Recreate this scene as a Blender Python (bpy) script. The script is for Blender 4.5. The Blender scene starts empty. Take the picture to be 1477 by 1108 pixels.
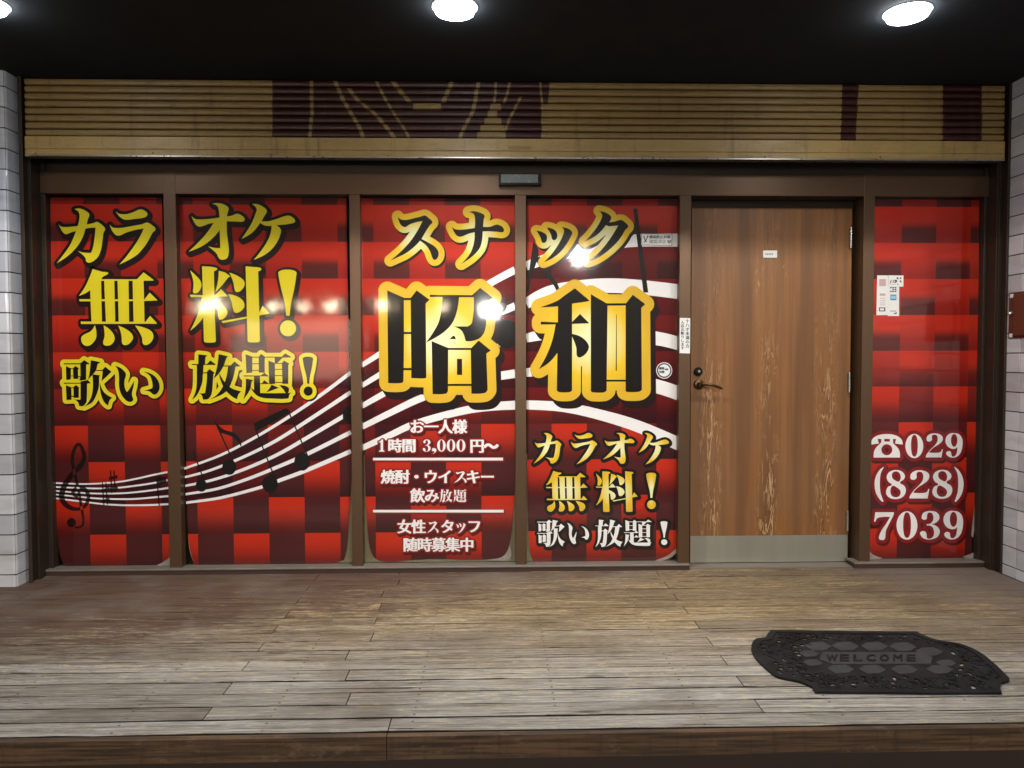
import bpy, bmesh, math, random
import numpy as np
from mathutils import Vector, Matrix
from mathutils.geometry import delaunay_2d_cdt
random.seed(7); rng = np.random.default_rng(7)
S = bpy.context.scene
COL = S.collection
# ------------------------------------------------------------------ camera, world, exposure
FOC = 1080.0
YAW, PIT, ROL = [math.radians(a) for a in (1.46, 1.95, 0.115)]
CAMY, CAMZ = -4.0, 1.13775
_f = np.array([math.sin(YAW)*math.cos(PIT), math.cos(YAW)*math.cos(PIT), -math.sin(PIT)])
_r = np.array([math.cos(YAW), -math.sin(YAW), 0.0]); _d = np.cross(_f, _r)
CR = math.cos(ROL)*_r + math.sin(ROL)*_d
CD = -math.sin(ROL)*_r + math.cos(ROL)*_d
CF = _f
cam_d = bpy.data.cameras.new("camera"); cam = bpy.data.objects.new("camera", cam_d); COL.objects.link(cam)
cam_d.sensor_width = 36.0; cam_d.lens = FOC/1477*36; cam_d.clip_start = 0.05; cam_d.clip_end = 300
M = Matrix.Identity(4)
for i in range(3):
    M[i][0] = CR[i]; M[i][1] = -CD[i]; M[i][2] = -CF[i]
M[0][3], M[1][3], M[2][3] = 0.0, CAMY, CAMZ
cam.matrix_world = M
S.camera = cam
S.view_settings.view_transform = 'Standard'; S.view_settings.look = 'None'
S.view_settings.gamma = 1.0; S.view_settings.exposure = 0.22
S.cycles.use_denoising = True
S.cycles.max_bounces = 8
W = bpy.data.worlds.new("World"); S.world = W; W.use_nodes = True
wn = W.node_tree.nodes; bg = wn["Background"]
sky = wn.new("ShaderNodeTexSky"); sky.sky_type = 'NISHITA'; sky.sun_disc = False
sky.sun_elevation = math.radians(-4); sky.sun_rotation = math.radians(200)
W.node_tree.links.new(sky.outputs[0], bg.inputs[0]); bg.inputs[1].default_value = 0.05   # night

def ray(px, py): return (px-738.5)*CR + (py-554)*CD + FOC*CF
def onY(px, py, Y):
    d = ray(px, py); t = (Y-CAMY)/d[1]; return np.array([0, CAMY, CAMZ]) + t*d
def onZ(px, py, Z=0.0):
    d = ray(px, py); t = (Z-CAMZ)/d[2]; return np.array([0, CAMY, CAMZ]) + t*d
def onX(px, py, X):
    d = ray(px, py); t = X/d[0]; return np.array([0, CAMY, CAMZ]) + t*d

# ------------------------------------------------------------------ materials
def srgb(r, g, b):
    f = lambda c: (c/255/12.92) if c <= 10 else ((c/255+0.055)/1.055)**2.4
    return (f(r), f(g), f(b), 1.0)
class NT:
    def __init__(s, name):
        s.m = bpy.data.materials.new(name); s.m.use_nodes = True
        s.t = s.m.node_tree; s.n = s.t.nodes; s.b = s.n["Principled BSDF"]
    def new(s, t, **k):
        x = s.n.new(t)
        for a, v in k.items(): setattr(x, a, v)
        return x
    def l(s, a, b): s.t.links.new(a, b)
    def put(s, sock, v):
        if isinstance(v, bpy.types.NodeSocket): s.l(v, sock)
        else: sock.default_value = v
    def math(s, op, a, b=0.0, c=None, clamp=False):
        x = s.new("ShaderNodeMath", operation=op, use_clamp=clamp)
        s.put(x.inputs[0], a); s.put(x.inputs[1], b)
        if c is not None: s.put(x.inputs[2], c)
        return x.outputs[0]
    def mix(s, f, a, b, mode='MIX'):
        x = s.new("ShaderNodeMix", data_type='RGBA', blend_type=mode)
        s.put(x.inputs[0], f); s.put(x.inputs[6], a); s.put(x.inputs[7], b)
        return x.outputs[2]
    def smooth(s, v, a, b, o0=0.0, o1=1.0):
        x = s.new("ShaderNodeMapRange", interpolation_type='SMOOTHSTEP')
        s.put(x.inputs[0], v); x.inputs[1].default_value = a; x.inputs[2].default_value = b
        x.inputs[3].default_value = o0; x.inputs[4].default_value = o1
        return x.outputs[0]
    def pos(s):
        g = s.new("ShaderNodeNewGeometry"); return g.outputs["Position"]
    def xyz(s, v):
        x = s.new("ShaderNodeSeparateXYZ"); s.l(v, x.inputs[0]); return x.outputs
    def noise(s, v, scale, sc=(1, 1, 1), detail=4, rough=0.55, off=(0, 0, 0), dist=0.0):
        mp = s.new("ShaderNodeMapping"); s.l(v, mp.inputs[0]); mp.inputs[3].default_value = sc; mp.inputs[1].default_value = off
        x = s.new("ShaderNodeTexNoise"); s.l(mp.outputs[0], x.inputs[0]); x.inputs["Scale"].default_value = scale
        x.inputs["Detail"].default_value = detail; x.inputs["Roughness"].default_value = rough
        x.inputs["Distortion"].default_value = dist
        return x.outputs["Fac"]
    def bump(s, h, strength=0.3, dist=0.002, prev=None):
        x = s.new("ShaderNodeBump"); x.inputs["Strength"].default_value = strength; x.inputs["Distance"].default_value = dist
        s.l(h, x.inputs["Height"])
        if prev is not None: s.l(prev, x.inputs["Normal"])
        return x.outputs[0]
    def set(s, **k):
        for a, v in k.items(): s.put(s.b.inputs[a.replace("_", " ")], v)
        return s

def simple(name, rgb, rough=0.5, metal=0.0, var=0.15, scale=30, bump=0.0, coat=0.0, sc=(1, 1, 1), rvar=0.1):
    k = NT(name); p = k.pos(); n = k.noise(p, scale, sc)
    c = srgb(*rgb); lo = tuple(x*(1-var) for x in c[:3])+(1,); hi = tuple(min(1, x*(1+var)) for x in c[:3])+(1,)
    k.set(Base_Color=k.mix(n, lo, hi), Metallic=metal, Coat_Weight=coat)
    k.set(Roughness=k.math('MULTIPLY_ADD', n, 2*rvar, rough-rvar))
    if bump: k.set(Normal=k.bump(n, bump))
    return k.m

def print_mat(name, rgb, alpha=None):
    k = NT(name); ink_finish(k); k.set(Base_Color=srgb(*rgb))
    if alpha is not None: k.set(Alpha=alpha)
    return k.m
def ink_finish(k):
    p = k.pos()
    n = k.noise(p, 5, (1, 1, .8), 2)
    n2 = k.noise(p, 260, (1, 1, .35), 2)
    nb = k.bump(n, 0.07, 0.01); nb = k.bump(n2, 0.03, 0.001, nb)
    k.set(Roughness=0.45, Specular_IOR_Level=.15, Coat_Weight=1.0, Coat_Roughness=0.06, Coat_IOR=1.5)
    k.l(nb, k.b.inputs["Coat Normal"])

# checker print of the window film
PX0 = onY(540, 500, .03)[0]; PXE = onY(1297.7, 500, .03)[0]; PER = (PXE-PX0)/15
PZ0 = onY(550, 768, .03)[2]; PZ1 = onY(550, 296, .03)[2]; ROW = (PZ1-PZ0)/9
def film_mat():
    k = NT("checkered_film"); ink_finish(k)
    x, y, z = k.xyz(k.pos())
    u = k.math('DIVIDE', k.math('SUBTRACT', x, PX0-40*PER), PER)
    v = k.math('DIVIDE', k.math('SUBTRACT', z, PZ0-20*ROW), ROW)
    fu = k.math('FLOOR', u); fv = k.math('FLOOR', v); fr = k.math('FRACT', v)
    chk = k.math('MODULO', k.math('ADD', fu, fv), 2.0)
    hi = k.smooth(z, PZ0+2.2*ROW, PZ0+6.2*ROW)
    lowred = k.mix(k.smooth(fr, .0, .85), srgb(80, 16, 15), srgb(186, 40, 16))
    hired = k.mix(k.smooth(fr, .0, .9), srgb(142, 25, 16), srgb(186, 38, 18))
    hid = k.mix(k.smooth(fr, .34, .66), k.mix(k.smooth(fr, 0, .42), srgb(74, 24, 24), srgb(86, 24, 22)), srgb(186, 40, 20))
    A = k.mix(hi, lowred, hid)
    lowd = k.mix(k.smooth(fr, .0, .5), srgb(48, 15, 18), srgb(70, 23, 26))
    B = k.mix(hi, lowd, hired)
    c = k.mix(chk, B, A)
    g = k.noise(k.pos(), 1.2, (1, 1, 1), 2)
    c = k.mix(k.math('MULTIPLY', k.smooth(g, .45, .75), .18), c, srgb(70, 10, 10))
    k.set(Base_Color=c)
    return k.m
def gold_mat(name, flip=1.0):
    k = NT(name); ink_finish(k)
    uv = k.new("ShaderNodeUVMap", uv_map="UVMap")
    sx = k.xyz(uv.outputs[0])
    d = k.math('ADD', k.math('MULTIPLY', sx[0], sx[0]), k.math('MULTIPLY', sx[1], sx[1]))
    r = k.new("ShaderNodeValToRGB"); k.l(d, r.inputs[0])
    e = r.color_ramp.elements
    e[0].position = 0.0; e[0].color = srgb(236, 234, 188)
    e[1].position = 1.0; e[1].color = srgb(212, 172, 48)
    a = e.new(.12); a.color = srgb(228, 222, 150)
    a = e.new(.42); a.color = srgb(228, 190, 44)
    k.set(Base_Color=r.outputs[0]); return k.m

MAT = {}
XL = onZ(300, 1028)[0]
MAT['film'] = film_mat()
MAT['gold'] = gold_mat("gold_ink")
MAT['yellow'] = print_mat("yellow_ink", (226, 208, 40))
MAT['black'] = print_mat("black_ink", (17, 14, 14))
MAT['white'] = print_mat("white_ink", (232, 232, 236))
MAT['shade'] = print_mat("dark_glow_ink", (30, 16, 16))
MAT['redline'] = print_mat("dark_red_ink", (128, 22, 26))
MAT['redshade'] = print_mat("deep_red_ink", (78, 10, 12))
MAT['purple'] = print_mat("purple_band_ink", (56, 16, 26), .55)
MAT['clef'] = print_mat("clef_ink", (22, 10, 10), .8)
MAT['peel'] = simple("film_backing", (140, 132, 126), .35, var=.25, scale=60)
MAT['bronze'] = simple("bronze_aluminium", (94, 72, 54), .36, .5, .12, 400, sc=(1, 1, .02), rvar=.06)
MAT['darkbronze'] = simple("dark_bronze_aluminium", (58, 48, 40), .42, .4, .15, 400, sc=(1, 1, .02), rvar=.06)
MAT['steel'] = simple("brushed_steel", (154, 154, 145), .42, .6, .14, 14, sc=(1, 1, .1), rvar=.08)
MAT['silver'] = simple("silver_metal", (190, 188, 182), .3, .9, .1)
MAT['blackmetal'] = simple("black_metal", (24, 22, 20), .3, .6)
MAT['darkbrass'] = simple("aged_brass", (84, 62, 40), .3, .8, .25, 60)
MAT['grout'] = simple("grey_grout", (40, 38, 38), .9)
MAT['paper'] = simple("white_sticker_paper", (226, 228, 230), .45, var=.04)
MAT['paperink'] = simple("sticker_ink", (30, 30, 34), .5, var=.04)
MAT['greyink'] = simple("grey_sticker_ink", (150, 146, 146), .5, var=.04)
MAT['pinkink'] = simple("pink_sticker_ink", (190, 160, 165), .5, var=.04)
MAT['blueink'] = simple("blue_sticker_ink", (60, 130, 180), .5, var=.04)
MAT['paleblueink'] = simple("pale_blue_ink", (150, 195, 222), .5, var=.04)
MAT['navyink'] = simple("navy_sticker_ink", (36, 40, 70), .5, var=.04)
MAT['soffit'] = simple("black_ceiling_paint", (14, 24, 33), .95, var=.2, scale=6, bump=.05)
MAT['sensor'] = simple("grey_sensor_lens", (112, 122, 120), .25, var=.1)
MAT['brownbox'] = simple("brown_painted_metal", (94, 50, 36), .38, 0.0, .2, 14, .05)
MAT['asphalt'] = simple("asphalt", (52, 52, 54), .85, var=.35, scale=90, bump=.4)
MAT['farwall'] = simple("dark_plaster", (40, 38, 36), .9, var=.3, scale=4)
MAT['backing'] = None

def tile_mat():
    k = NT("white_glazed_tile"); p = k.pos()
    g = k.new("ShaderNodeNewGeometry"); n = k.noise(p, 9); n2 = k.noise(p, 3, (1, 1, 3))
    c = k.mix(g.outputs["Random Per Island"], srgb(180, 183, 192), srgb(216, 219, 228))
    c = k.mix(k.math('MULTIPLY', k.smooth(n2, .45, .75), .4), c, srgb(142, 136, 132))
    k.set(Base_Color=c, Roughness=k.math('MULTIPLY_ADD', n, .2, .12), Coat_Weight=.3)
    k.set(Normal=k.bump(n, .05, .01)); return k.m
MAT['tile'] = tile_mat()

SHY = -.13
def shutter_mat(name, rgb, dirt):
    k = NT(name); p = k.pos(); x, y, z = k.xyz(p)
    n = k.noise(p, 3, (1, 1, 1)); n2 = k.noise(p, 40, (.3, 1, 2)); n3 = k.noise(p, 160)
    c = srgb(*rgb)
    c1 = k.mix(k.smooth(n, .3, .7), c, tuple(v*.8 for v in c[:3])+(1,))
    c1 = k.mix(k.math('MULTIPLY', k.smooth(n2, .52, .8), dirt), c1, srgb(70, 48, 26))
    c1 = k.mix(k.math('MULTIPLY', k.smooth(n3, .62, .7), .6), c1, srgb(50, 36, 24))
    n4 = k.noise(p, 8, (2.5, 1, .25), 5, .7); c1 = k.mix(k.math('MULTIPLY', k.smooth(n4, .52, .72), .5), c1, srgb(84, 62, 36))
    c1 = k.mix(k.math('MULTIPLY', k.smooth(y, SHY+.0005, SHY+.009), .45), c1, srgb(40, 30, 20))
    k.set(Base_Color=c1, Roughness=k.math('MULTIPLY_ADD', n2, .25, .32)); return k.m
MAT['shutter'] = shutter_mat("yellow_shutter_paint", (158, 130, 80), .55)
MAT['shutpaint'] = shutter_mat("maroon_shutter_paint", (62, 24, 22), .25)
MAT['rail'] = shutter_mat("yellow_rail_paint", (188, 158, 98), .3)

def deck_mat():
    k = NT("weathered_deck_boards"); p = k.pos(); x, y, z = k.xyz(p)
    g = k.new("ShaderNodeNewGeometry"); rnd = g.outputs["Random Per Island"]
    off = k.new("ShaderNodeCombineXYZ"); k.l(k.math('MULTIPLY', rnd, 37.0), off.inputs[0]); k.l(k.math('MULTIPLY', rnd, 3.0), off.inputs[2])
    va = k.new("ShaderNodeVectorMath", operation='ADD'); k.l(p, va.inputs[0]); k.l(off.outputs[0], va.inputs[1]); q = va.outputs[0]
    warp = k.noise(q, 2.2, (.7, 6, 1), 2)
    qv = k.new("ShaderNodeVectorMath", operation='ADD'); k.l(q, qv.inputs[0])
    cz = k.new("ShaderNodeCombineXYZ"); k.l(k.math('MULTIPLY', warp, .05), cz.inputs[1]); k.l(cz.outputs[0], qv.inputs[1])
    grain = k.noise(qv.outputs[0], 60, (.03, 1.6, 1), 6, .65)
    fine = k.noise(q, 240, (.03, 1.5, 1), 3, .7)
    blot = k.noise(q, 5, (.5, 2.0, 1), 4)
    crack = k.noise(q, 26, (.05, 2.4, 1), 5, .6, off=(3, 7, 0))
    bare = k.mix(k.smooth(grain, .3, .7), srgb(100, 82, 58), srgb(174, 152, 114))
    warm = k.smooth(k.math('ADD', y, k.math('MULTIPLY_ADD', blot, .9, -.45)), -1.65, -.55)
    bare = k.mix(warm, k.mix(k.smooth(grain, .3, .7), srgb(122, 121, 119), srgb(182, 182, 182)), bare)
    bare = k.mix(k.math('MULTIPLY', k.smooth(fine, .5, .68), .45), bare, srgb(86, 72, 58))
    spk = k.noise(q, 120, (.16, 1.2, 1), 4, .7, off=(9, 1, 0))
    bare = k.mix(k.math('MULTIPLY', k.smooth(spk, .56, .64), k.math('MULTIPLY_ADD', warm, .5, .35)), bare, srgb(88, 72, 56))
    bare = k.mix(k.math('MULTIPLY', k.smooth(spk, .45, .36), .6), bare, srgb(216, 200, 156))
    bare = k.mix(k.math('MULTIPLY', k.smooth(blot, .5, .78), .5), bare, srgb(98, 86, 74))
    bare = k.mix(k.math('MULTIPLY', rnd, .5), bare, srgb(92, 80, 68))
    crk2 = k.noise(q, 30, (.03, 3.2, 1), 3, .5, off=(5, 17, 0))
    ck = k.math('MAXIMUM', k.smooth(crack, .62, .66), k.smooth(k.math('ABSOLUTE', k.math('SUBTRACT', crk2, .42)), .012, .004))
    ck = k.math('MULTIPLY', ck, k.smooth(k.noise(q, 3, (.6, 3, 1), 2, .5, off=(2, 2, 2)), .37, .52))
    bare = k.mix(ck, bare, srgb(36, 26, 19))
    sd = k.noise(p, 1.6, (1, 1.6, 1), 4, .6, off=(7, 7, 7))
    bare = k.mix(k.math('MULTIPLY', k.smooth(sd, .48, .68), .5), bare, srgb(84, 70, 56))
    ndx = k.math('MULTIPLY', k.math('SUBTRACT', k.math('FRACT', k.math('DIVIDE', k.math('ADD', x, 9.1-XL+.017), .455)), .5), .455)
    ndy = k.math('MULTIPLY', k.math('SUBTRACT', k.math('FRACT', k.math('DIVIDE', k.math('ADD', y, 1.656+.935), .04675)), .5), .04675)
    nd = k.math('SQRT', k.math('ADD', k.math('MULTIPLY', ndx, ndx), k.math('MULTIPLY', ndy, ndy)))
    nail = k.math('MULTIPLY', k.smooth(nd, .0055, .0035), k.smooth(blot, .36, .5))
    knots = k.new("ShaderNodeTexVoronoi"); mp = k.new("ShaderNodeMapping"); k.l(q, mp.inputs[0]); mp.inputs[3].default_value = (2.1, 7.0, 1)
    k.l(mp.outputs[0], knots.inputs["Vector"]); knots.inputs["Scale"].default_value = 1.0
    kn = k.smooth(knots.outputs["Distance"], .04, .13, 1, 0)
    bare = k.mix(k.math('MULTIPLY', kn, .6), bare, srgb(58, 46, 36))
    paint = k.mix(k.smooth(grain, .3, .7), srgb(66, 48, 38), srgb(108, 84, 68))
    grey = k.smooth(x, 1.6, 2.2)
    dusty = k.noise(p, 2.0, (1, 1, 1), 3)
    paint = k.mix(k.math('MULTIPLY', k.math('MAXIMUM', grey, k.smooth(dusty, .45, .7)), .75), paint, srgb(118, 108, 100))
    fc = k.new("ShaderNodeFloatCurve"); cv = fc.mapping.curves[0]
    pts = [(-2.6, -1.15), (-1.6, -.98), (-.9, -.72), (-.2, -.42), (.6, -.16), (1.2, .12), (1.6, .05), (1.9, -.28), (2.2, -.62), (2.7, -.85)]
    nx = lambda a: (a+3)/6; ny = lambda a: (a+1.6)/2
    while len(cv.points) > 2: cv.points.remove(cv.points[-1])
    cv.points[0].location = (0, ny(-1.2)); cv.points[1].location = (1, ny(-.95))
    for a, b in pts: cv.points.new(nx(a), ny(b))
    fc.mapping.update()
    k.l(k.math('DIVIDE', k.math('ADD', x, 3.0), 6.0), fc.inputs["Value"])
    yb = k.math('SUBTRACT', k.math('MULTIPLY', fc.outputs[0], 2.0), 1.6)
    d = k.math('SUBTRACT', y, yb)
    flake = k.noise(q, 14, (.22, 1.6, 1), 6, .7, off=(11, 2, 0))
    flake2 = k.noise(q, 90, (.14, 1.1, 1), 4, .7, off=(1, 12, 0))
    m = k.math('ADD', k.math('MULTIPLY', d, .85), k.math('MULTIPLY_ADD', flake, 1.9, -.95))
    m = k.math('ADD', m, k.math('MULTIPLY_ADD', flake2, 2.3, -1.15))
    m = k.smooth(m, -.06, .08)
    c = k.mix(m, bare, paint)
    c = k.mix(k.math('MULTIPLY', nail, .8), c, srgb(40, 30, 26))
    c = k.mix(k.smooth(z, -.0007, -.0021), c, srgb(20, 15, 12))
    k.set(Base_Color=c, Roughness=k.mix(m, (.8, .8, .8, 1), (.68, .68, .68, 1)))
    h = k.math('ADD', k.math('MULTIPLY', grain, .6), k.math('MULTIPLY', m, .25))
    h = k.math('SUBTRACT', h, k.math('MULTIPLY', ck, .8))
    k.set(Normal=k.bump(h, .55, .004)); return k.m
MAT['deck'] = deck_mat()
def fascia_mat():
    k = NT("scuffed_brown_fascia"); p = k.pos()
    n = k.noise(p, 11, (.8, 1, 1.8), 10, .8); g = k.noise(p, 60, (.05, 1, 1.5)); x, y, z = k.xyz(p)
    c = k.mix(k.smooth(g, .35, .65), srgb(46, 32, 22), srgb(92, 69, 48)); dr = k.noise(p, 9, (3, 1, .3), 4, .7, off=(3, 3, 3)); c = k.mix(k.math('MULTIPLY', k.smooth(dr, .5, .7), .5), c, srgb(38, 27, 20))
    c = k.mix(k.math('MULTIPLY', k.smooth(n, .52, .66), .45), c, srgb(124, 104, 84))
    k.set(Base_Color=c, Roughness=.6); k.set(Normal=k.bump(g, .3, .003)); return k.m
MAT['fascia'] = fascia_mat()

DOORX = [onY(px, 650, .07)[0] for px in (1026, 1108, 1190)]
def door_mat():
    k = NT("worn_wood_veneer"); p = k.pos(); x, y, z = k.xyz(p)
    band = k.noise(p, 9, (1.6, 1, .05), 3, .5); g = k.noise(p, 90, (1, 1, .03), 5, .6); blot = k.noise(p, 4, (1, 1, .6), 3)
    c = k.mix(k.smooth(band, .3, .7), srgb(104, 67, 33), srgb(138, 91, 46))
    c = k.mix(k.math('MULTIPLY', k.smooth(g, .38, .68), .36), c, srgb(96, 60, 32))
    band2 = k.noise(p, 3, (2.2, 1, .35), 4, .6, off=(6, 0, 3)); c = k.mix(k.math('MULTIPLY', k.smooth(band2, .45, .7), .35), c, srgb(104, 66, 34))
    low = k.smooth(z, .2, 1.15, 1, 0)
    c = k.mix(k.math('MULTIPLY', k.math('MULTIPLY', low, k.smooth(blot, .3, .7)), .45), c, srgb(120, 96, 78))
    wp = k.noise(p, 7, (1, 1, .25), 2); col = None
    for dx in DOORX:
        t = k.math('ABSOLUTE', k.math('ADD', k.math('SUBTRACT', x, dx), k.math('MULTIPLY_ADD', wp, .1, -.05)))
        t = k.smooth(t, .0, .095, 1, 0); col = t if col is None else k.math('MAXIMUM', col, t)
    rid = k.noise(p, 26, (1.5, 1, .17), 4, .55, dist=.9)
    rd = k.math('ABSOLUTE', k.math('SUBTRACT', rid, .5))
    amp = k.math('MULTIPLY', col, k.math('MULTIPLY', k.smooth(z, 1.75, .35, .15, 1.0), k.smooth(k.noise(p, 5, (2, 1, .9), 3, .6, off=(4, 4, 1)), .38, .6)))
    lightm = k.math('MULTIPLY', k.smooth(rd, .035, .012), amp, clamp=True)
    darkm = k.math('MULTIPLY', k.smooth(k.math('ABSOLUTE', k.math('SUBTRACT', rd, .06)), .03, .012), amp, clamp=True)
    c = k.mix(k.math('MULTIPLY', darkm, .75), c, srgb(84, 48, 24))
    c = k.mix(k.math('MULTIPLY', lightm, .7), c, srgb(206, 172, 128))
    sc = k.noise(p, 30, (1, 1, .3), 5, .7, off=(2, 0, 5)); zz = k.smooth(k.math('ABSOLUTE', k.math('SUBTRACT', z, 1.62)), .0, .22, 1, 0)
    xx = k.smooth(k.math('ABSOLUTE', k.math('SUBTRACT', x, DOORX[1])), .0, .14, 1, 0)
    c = k.mix(k.math('MULTIPLY', k.math('MULTIPLY', zz, xx), k.smooth(sc, .62, .68)), c, srgb(205, 160, 100))
    k.set(Base_Color=c, Roughness=k.math('MULTIPLY_ADD', g, .2, .36), Coat_Weight=.15)
    k.set(Normal=k.bump(k.math('ADD', g, k.math('MULTIPLY', rid, k.math('MULTIPLY', col, .5))), .3, .002)); return k.m
MAT['door'] = door_mat()
def backing_mat():
    k = NT("pale_interior_boards"); p = k.pos(); g = k.noise(p, 20, (3, 1, .1), 4)
    k.set(Base_Color=k.mix(g, srgb(176, 148, 120), srgb(224, 200, 170)), Roughness=.6); return k.m
MAT['backing'] = backing_mat()
def glass_mat():
    k = NT("window_glass"); k.n.remove(k.b)
    tr = k.new("ShaderNodeBsdfTransparent"); tr.inputs[0].default_value = (.8, .84, .82, 1)
    gl = k.new("ShaderNodeBsdfGlossy"); gl.inputs["Roughness"].default_value = .02
    fr = k.new("ShaderNodeFresnel"); fr.inputs[0].default_value = 1.5
    mx = k.new("ShaderNodeMixShader"); k.l(fr.outputs[0], mx.inputs[0]); k.l(tr.outputs[0], mx.inputs[1]); k.l(gl.outputs[0], mx.inputs[2])
    k.l(mx.outputs[0], k.n["Material Output"].inputs[0]); return k.m
MAT['glass'] = glass_mat()
def rubber_mat():
    k = NT("black_rubber"); p = k.pos(); n = k.noise(p, 220); n2 = k.noise(p, 10)
    c = k.mix(k.smooth(n2, .35, .7), srgb(17, 20, 24), srgb(31, 34, 38))
    k.set(Base_Color=c, Specular_IOR_Level=.22, Roughness=k.math('MULTIPLY_ADD', n2, .2, .42)); k.set(Normal=k.bump(n, .25, .001)); return k.m
MAT['rubber'] = rubber_mat()
def worn_rubber():
    k = NT("dusty_rubber"); p = k.pos(); n = k.noise(p, 12); n2 = k.noise(p, 260)
    k.set(Base_Color=k.mix(n, srgb(36, 40, 44), srgb(66, 70, 74)), Roughness=.55, Specular_IOR_Level=.3); k.set(Normal=k.bump(n2, .25, .001)); return k.m
MAT['dusty'] = worn_rubber()
def emit(name, rgb, st):
    k = NT(name); k.set(Base_Color=(.8, .8, .8, 1), Emission_Color=rgb, Emission_Strength=st); return k.m
MAT['lens'] = emit("lit_lamp_lens", (.93, .97, 1.0, 1), 40.0)

# ------------------------------------------------------------------ object helpers
def link(name, verts, faces, mats, parent=None, smooth=False, mi=None, uvs=None, bevel=0.0):
    off = Vector((0, 0, 0))
    if parent is not None:
        q = parent
        while q is not None: off = off + Vector(q.location); q = q.parent
    me = bpy.data.meshes.new(name)
    me.from_pydata([tuple(Vector(v)-off) for v in verts], [], [tuple(f) for f in faces])
    for m in (mats if isinstance(mats, (list, tuple)) else [mats]): me.materials.append(m)
    if mi is not None: me.polygons.foreach_set("material_index", mi)
    if uvs is not None:
        ul = me.uv_layers.new(name="UVMap")
        for lp in me.loops: ul.data[lp.index].uv = uvs[lp.vertex_index]
    if smooth: me.polygons.foreach_set("use_smooth", [True]*len(me.polygons))
    me.update()
    o = bpy.data.objects.new(name, me); COL.objects.link(o)
    if parent is not None: o.parent = parent
    if bevel:
        b = o.modifiers.new("bevel", 'BEVEL'); b.width = bevel; b.segments = 2; b.limit_method = 'ANGLE'; b.angle_limit = math.radians(40)
        b.harden_normals = False
    return o
def thing(name, label, cat, loc=(0, 0, 0), group=None):
    o = bpy.data.objects.new(name, None); COL.objects.link(o); o.location = loc; o.empty_display_size = .1
    return tag(o, label, cat, group)
def tag(o, label, cat, group=None):
    o["label"] = label; o["category"] = cat
    if group: o["group"] = group
    return o
def structure(o): o["kind"] = "structure"; return o
class MB:
    def __init__(s): s.v = []; s.f = []
    def add(s, v, f):
        n = len(s.v); s.v += [tuple(map(float, a)) for a in v]; s.f += [tuple(i+n for i in q) for q in f]; return s
    def box(s, x0, x1, y0, y1, z0, z1):
        return s.add([(x0, y0, z0), (x1, y0, z0), (x1, y1, z0), (x0, y1, z0), (x0, y0, z1), (x1, y0, z1), (x1, y1, z1), (x0, y1, z1)],
                     [(0, 3, 2, 1), (4, 5, 6, 7), (0, 1, 5, 4), (1, 2, 6, 5), (2, 3, 7, 6), (3, 0, 4, 7)])
    def lathe(s, c, axis, prof, n=28):
        """prof: list of (radius, along); axis 'Y-' towards the street, 'Z-' downward, 'Z'"""
        rows = []
        for r, a in prof:
            row = []
            for i in range(n):
                t = 2*math.pi*i/n
                if axis == 'Y-': p = (c[0]+r*math.cos(t), c[1]-a, c[2]+r*math.sin(t))
                elif axis == 'X-': p = (c[0]-a, c[1]+r*math.cos(t), c[2]+r*math.sin(t))
                elif axis == 'Z-': p = (c[0]+r*math.cos(t), c[1]+r*math.sin(t), c[2]-a)
                else: p = (c[0]+r*math.cos(t), c[1]+r*math.sin(t), c[2]+a)
                row.append(p)
            rows.append(row)
        v = [p for r in rows for p in r]; f = []
        for j in range(len(rows)-1):
            for i in range(n): f.append((j*n+i, j*n+(i+1) % n, (j+1)*n+(i+1) % n, (j+1)*n+i))
        f.append(tuple(range(n))[::-1]); f.append(tuple((len(rows)-1)*n+i for i in range(n)))
        return s.add(v, f)
    def tube(s, pts, rad, n=10):
        pts = [np.array(p, float) for p in pts]; rows = []
        for i, p in enumerate(pts):
            t = pts[min(i+1, len(pts)-1)]-pts[max(i-1, 0)]; t /= np.linalg.norm(t)
            a = np.cross(t, (0, 0, 1.0) if abs(t[2]) < .9 else (1.0, 0, 0)); a /= np.linalg.norm(a); b = np.cross(t, a)
            r = rad[i] if isinstance(rad, (list, tuple)) else rad
            rows.append([p+r*(math.cos(2*math.pi*k/n)*a+math.sin(2*math.pi*k/n)*b) for k in range(n)])
        v = [p for r in rows for p in r]; f = []
        for j in range(len(rows)-1):
            for i in range(n): f.append((j*n+i, j*n+(i+1) % n, (j+1)*n+(i+1) % n, (j+1)*n+i))
        f.append(tuple(range(n))[::-1]); f.append(tuple((len(rows)-1)*n+i for i in range(n)))
        return s.add(v, f)
    def build(s, name, mat, parent=None, **k): return link(name, s.v, s.f, mat, parent, **k)

# ------------------------------------------------------------------ glyph machinery (2D, photo pixels as drawing unit)
def parse(txt, ox, oy, sc):
    out = []
    for t in txt.split():
        sm = t.endswith('~'); a, b = t.rstrip('~').split(',')
        out.append((float(a)/sc+ox, float(b)/sc+oy, sm))
    return out
def curve(pts, n=6):
    res = []; N = len(pts)
    for i in range(N):
        p0, p1, p2, p3 = pts[i-1], pts[i], pts[(i+1) % N], pts[(i+2) % N]
        P1 = np.array(p1[:2]); P2 = np.array(p2[:2])
        if not p1[2] and not p2[2]: res.append(P1); continue
        L = np.linalg.norm(P2-P1)
        def tan(a, b):
            d = np.array(b[:2])-np.array(a[:2]); q = np.linalg.norm(d); return d/q*L if q > 0 else d
        T1 = tan(p0, p2) if p1[2] else None; T2 = tan(p1, p3) if p2[2] else None
        if T1 is None: T1 = (P2-P1)*1.5-T2*.5
        if T2 is None: T2 = (P2-P1)*1.5-T1*.5
        for k in range(n):
            t = k/n
            res.append((2*t**3-3*t*t+1)*P1+(t**3-2*t*t+t)*T1+(-2*t**3+3*t*t)*P2+(t**3-t*t)*T2)
    return np.array(res)
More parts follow.
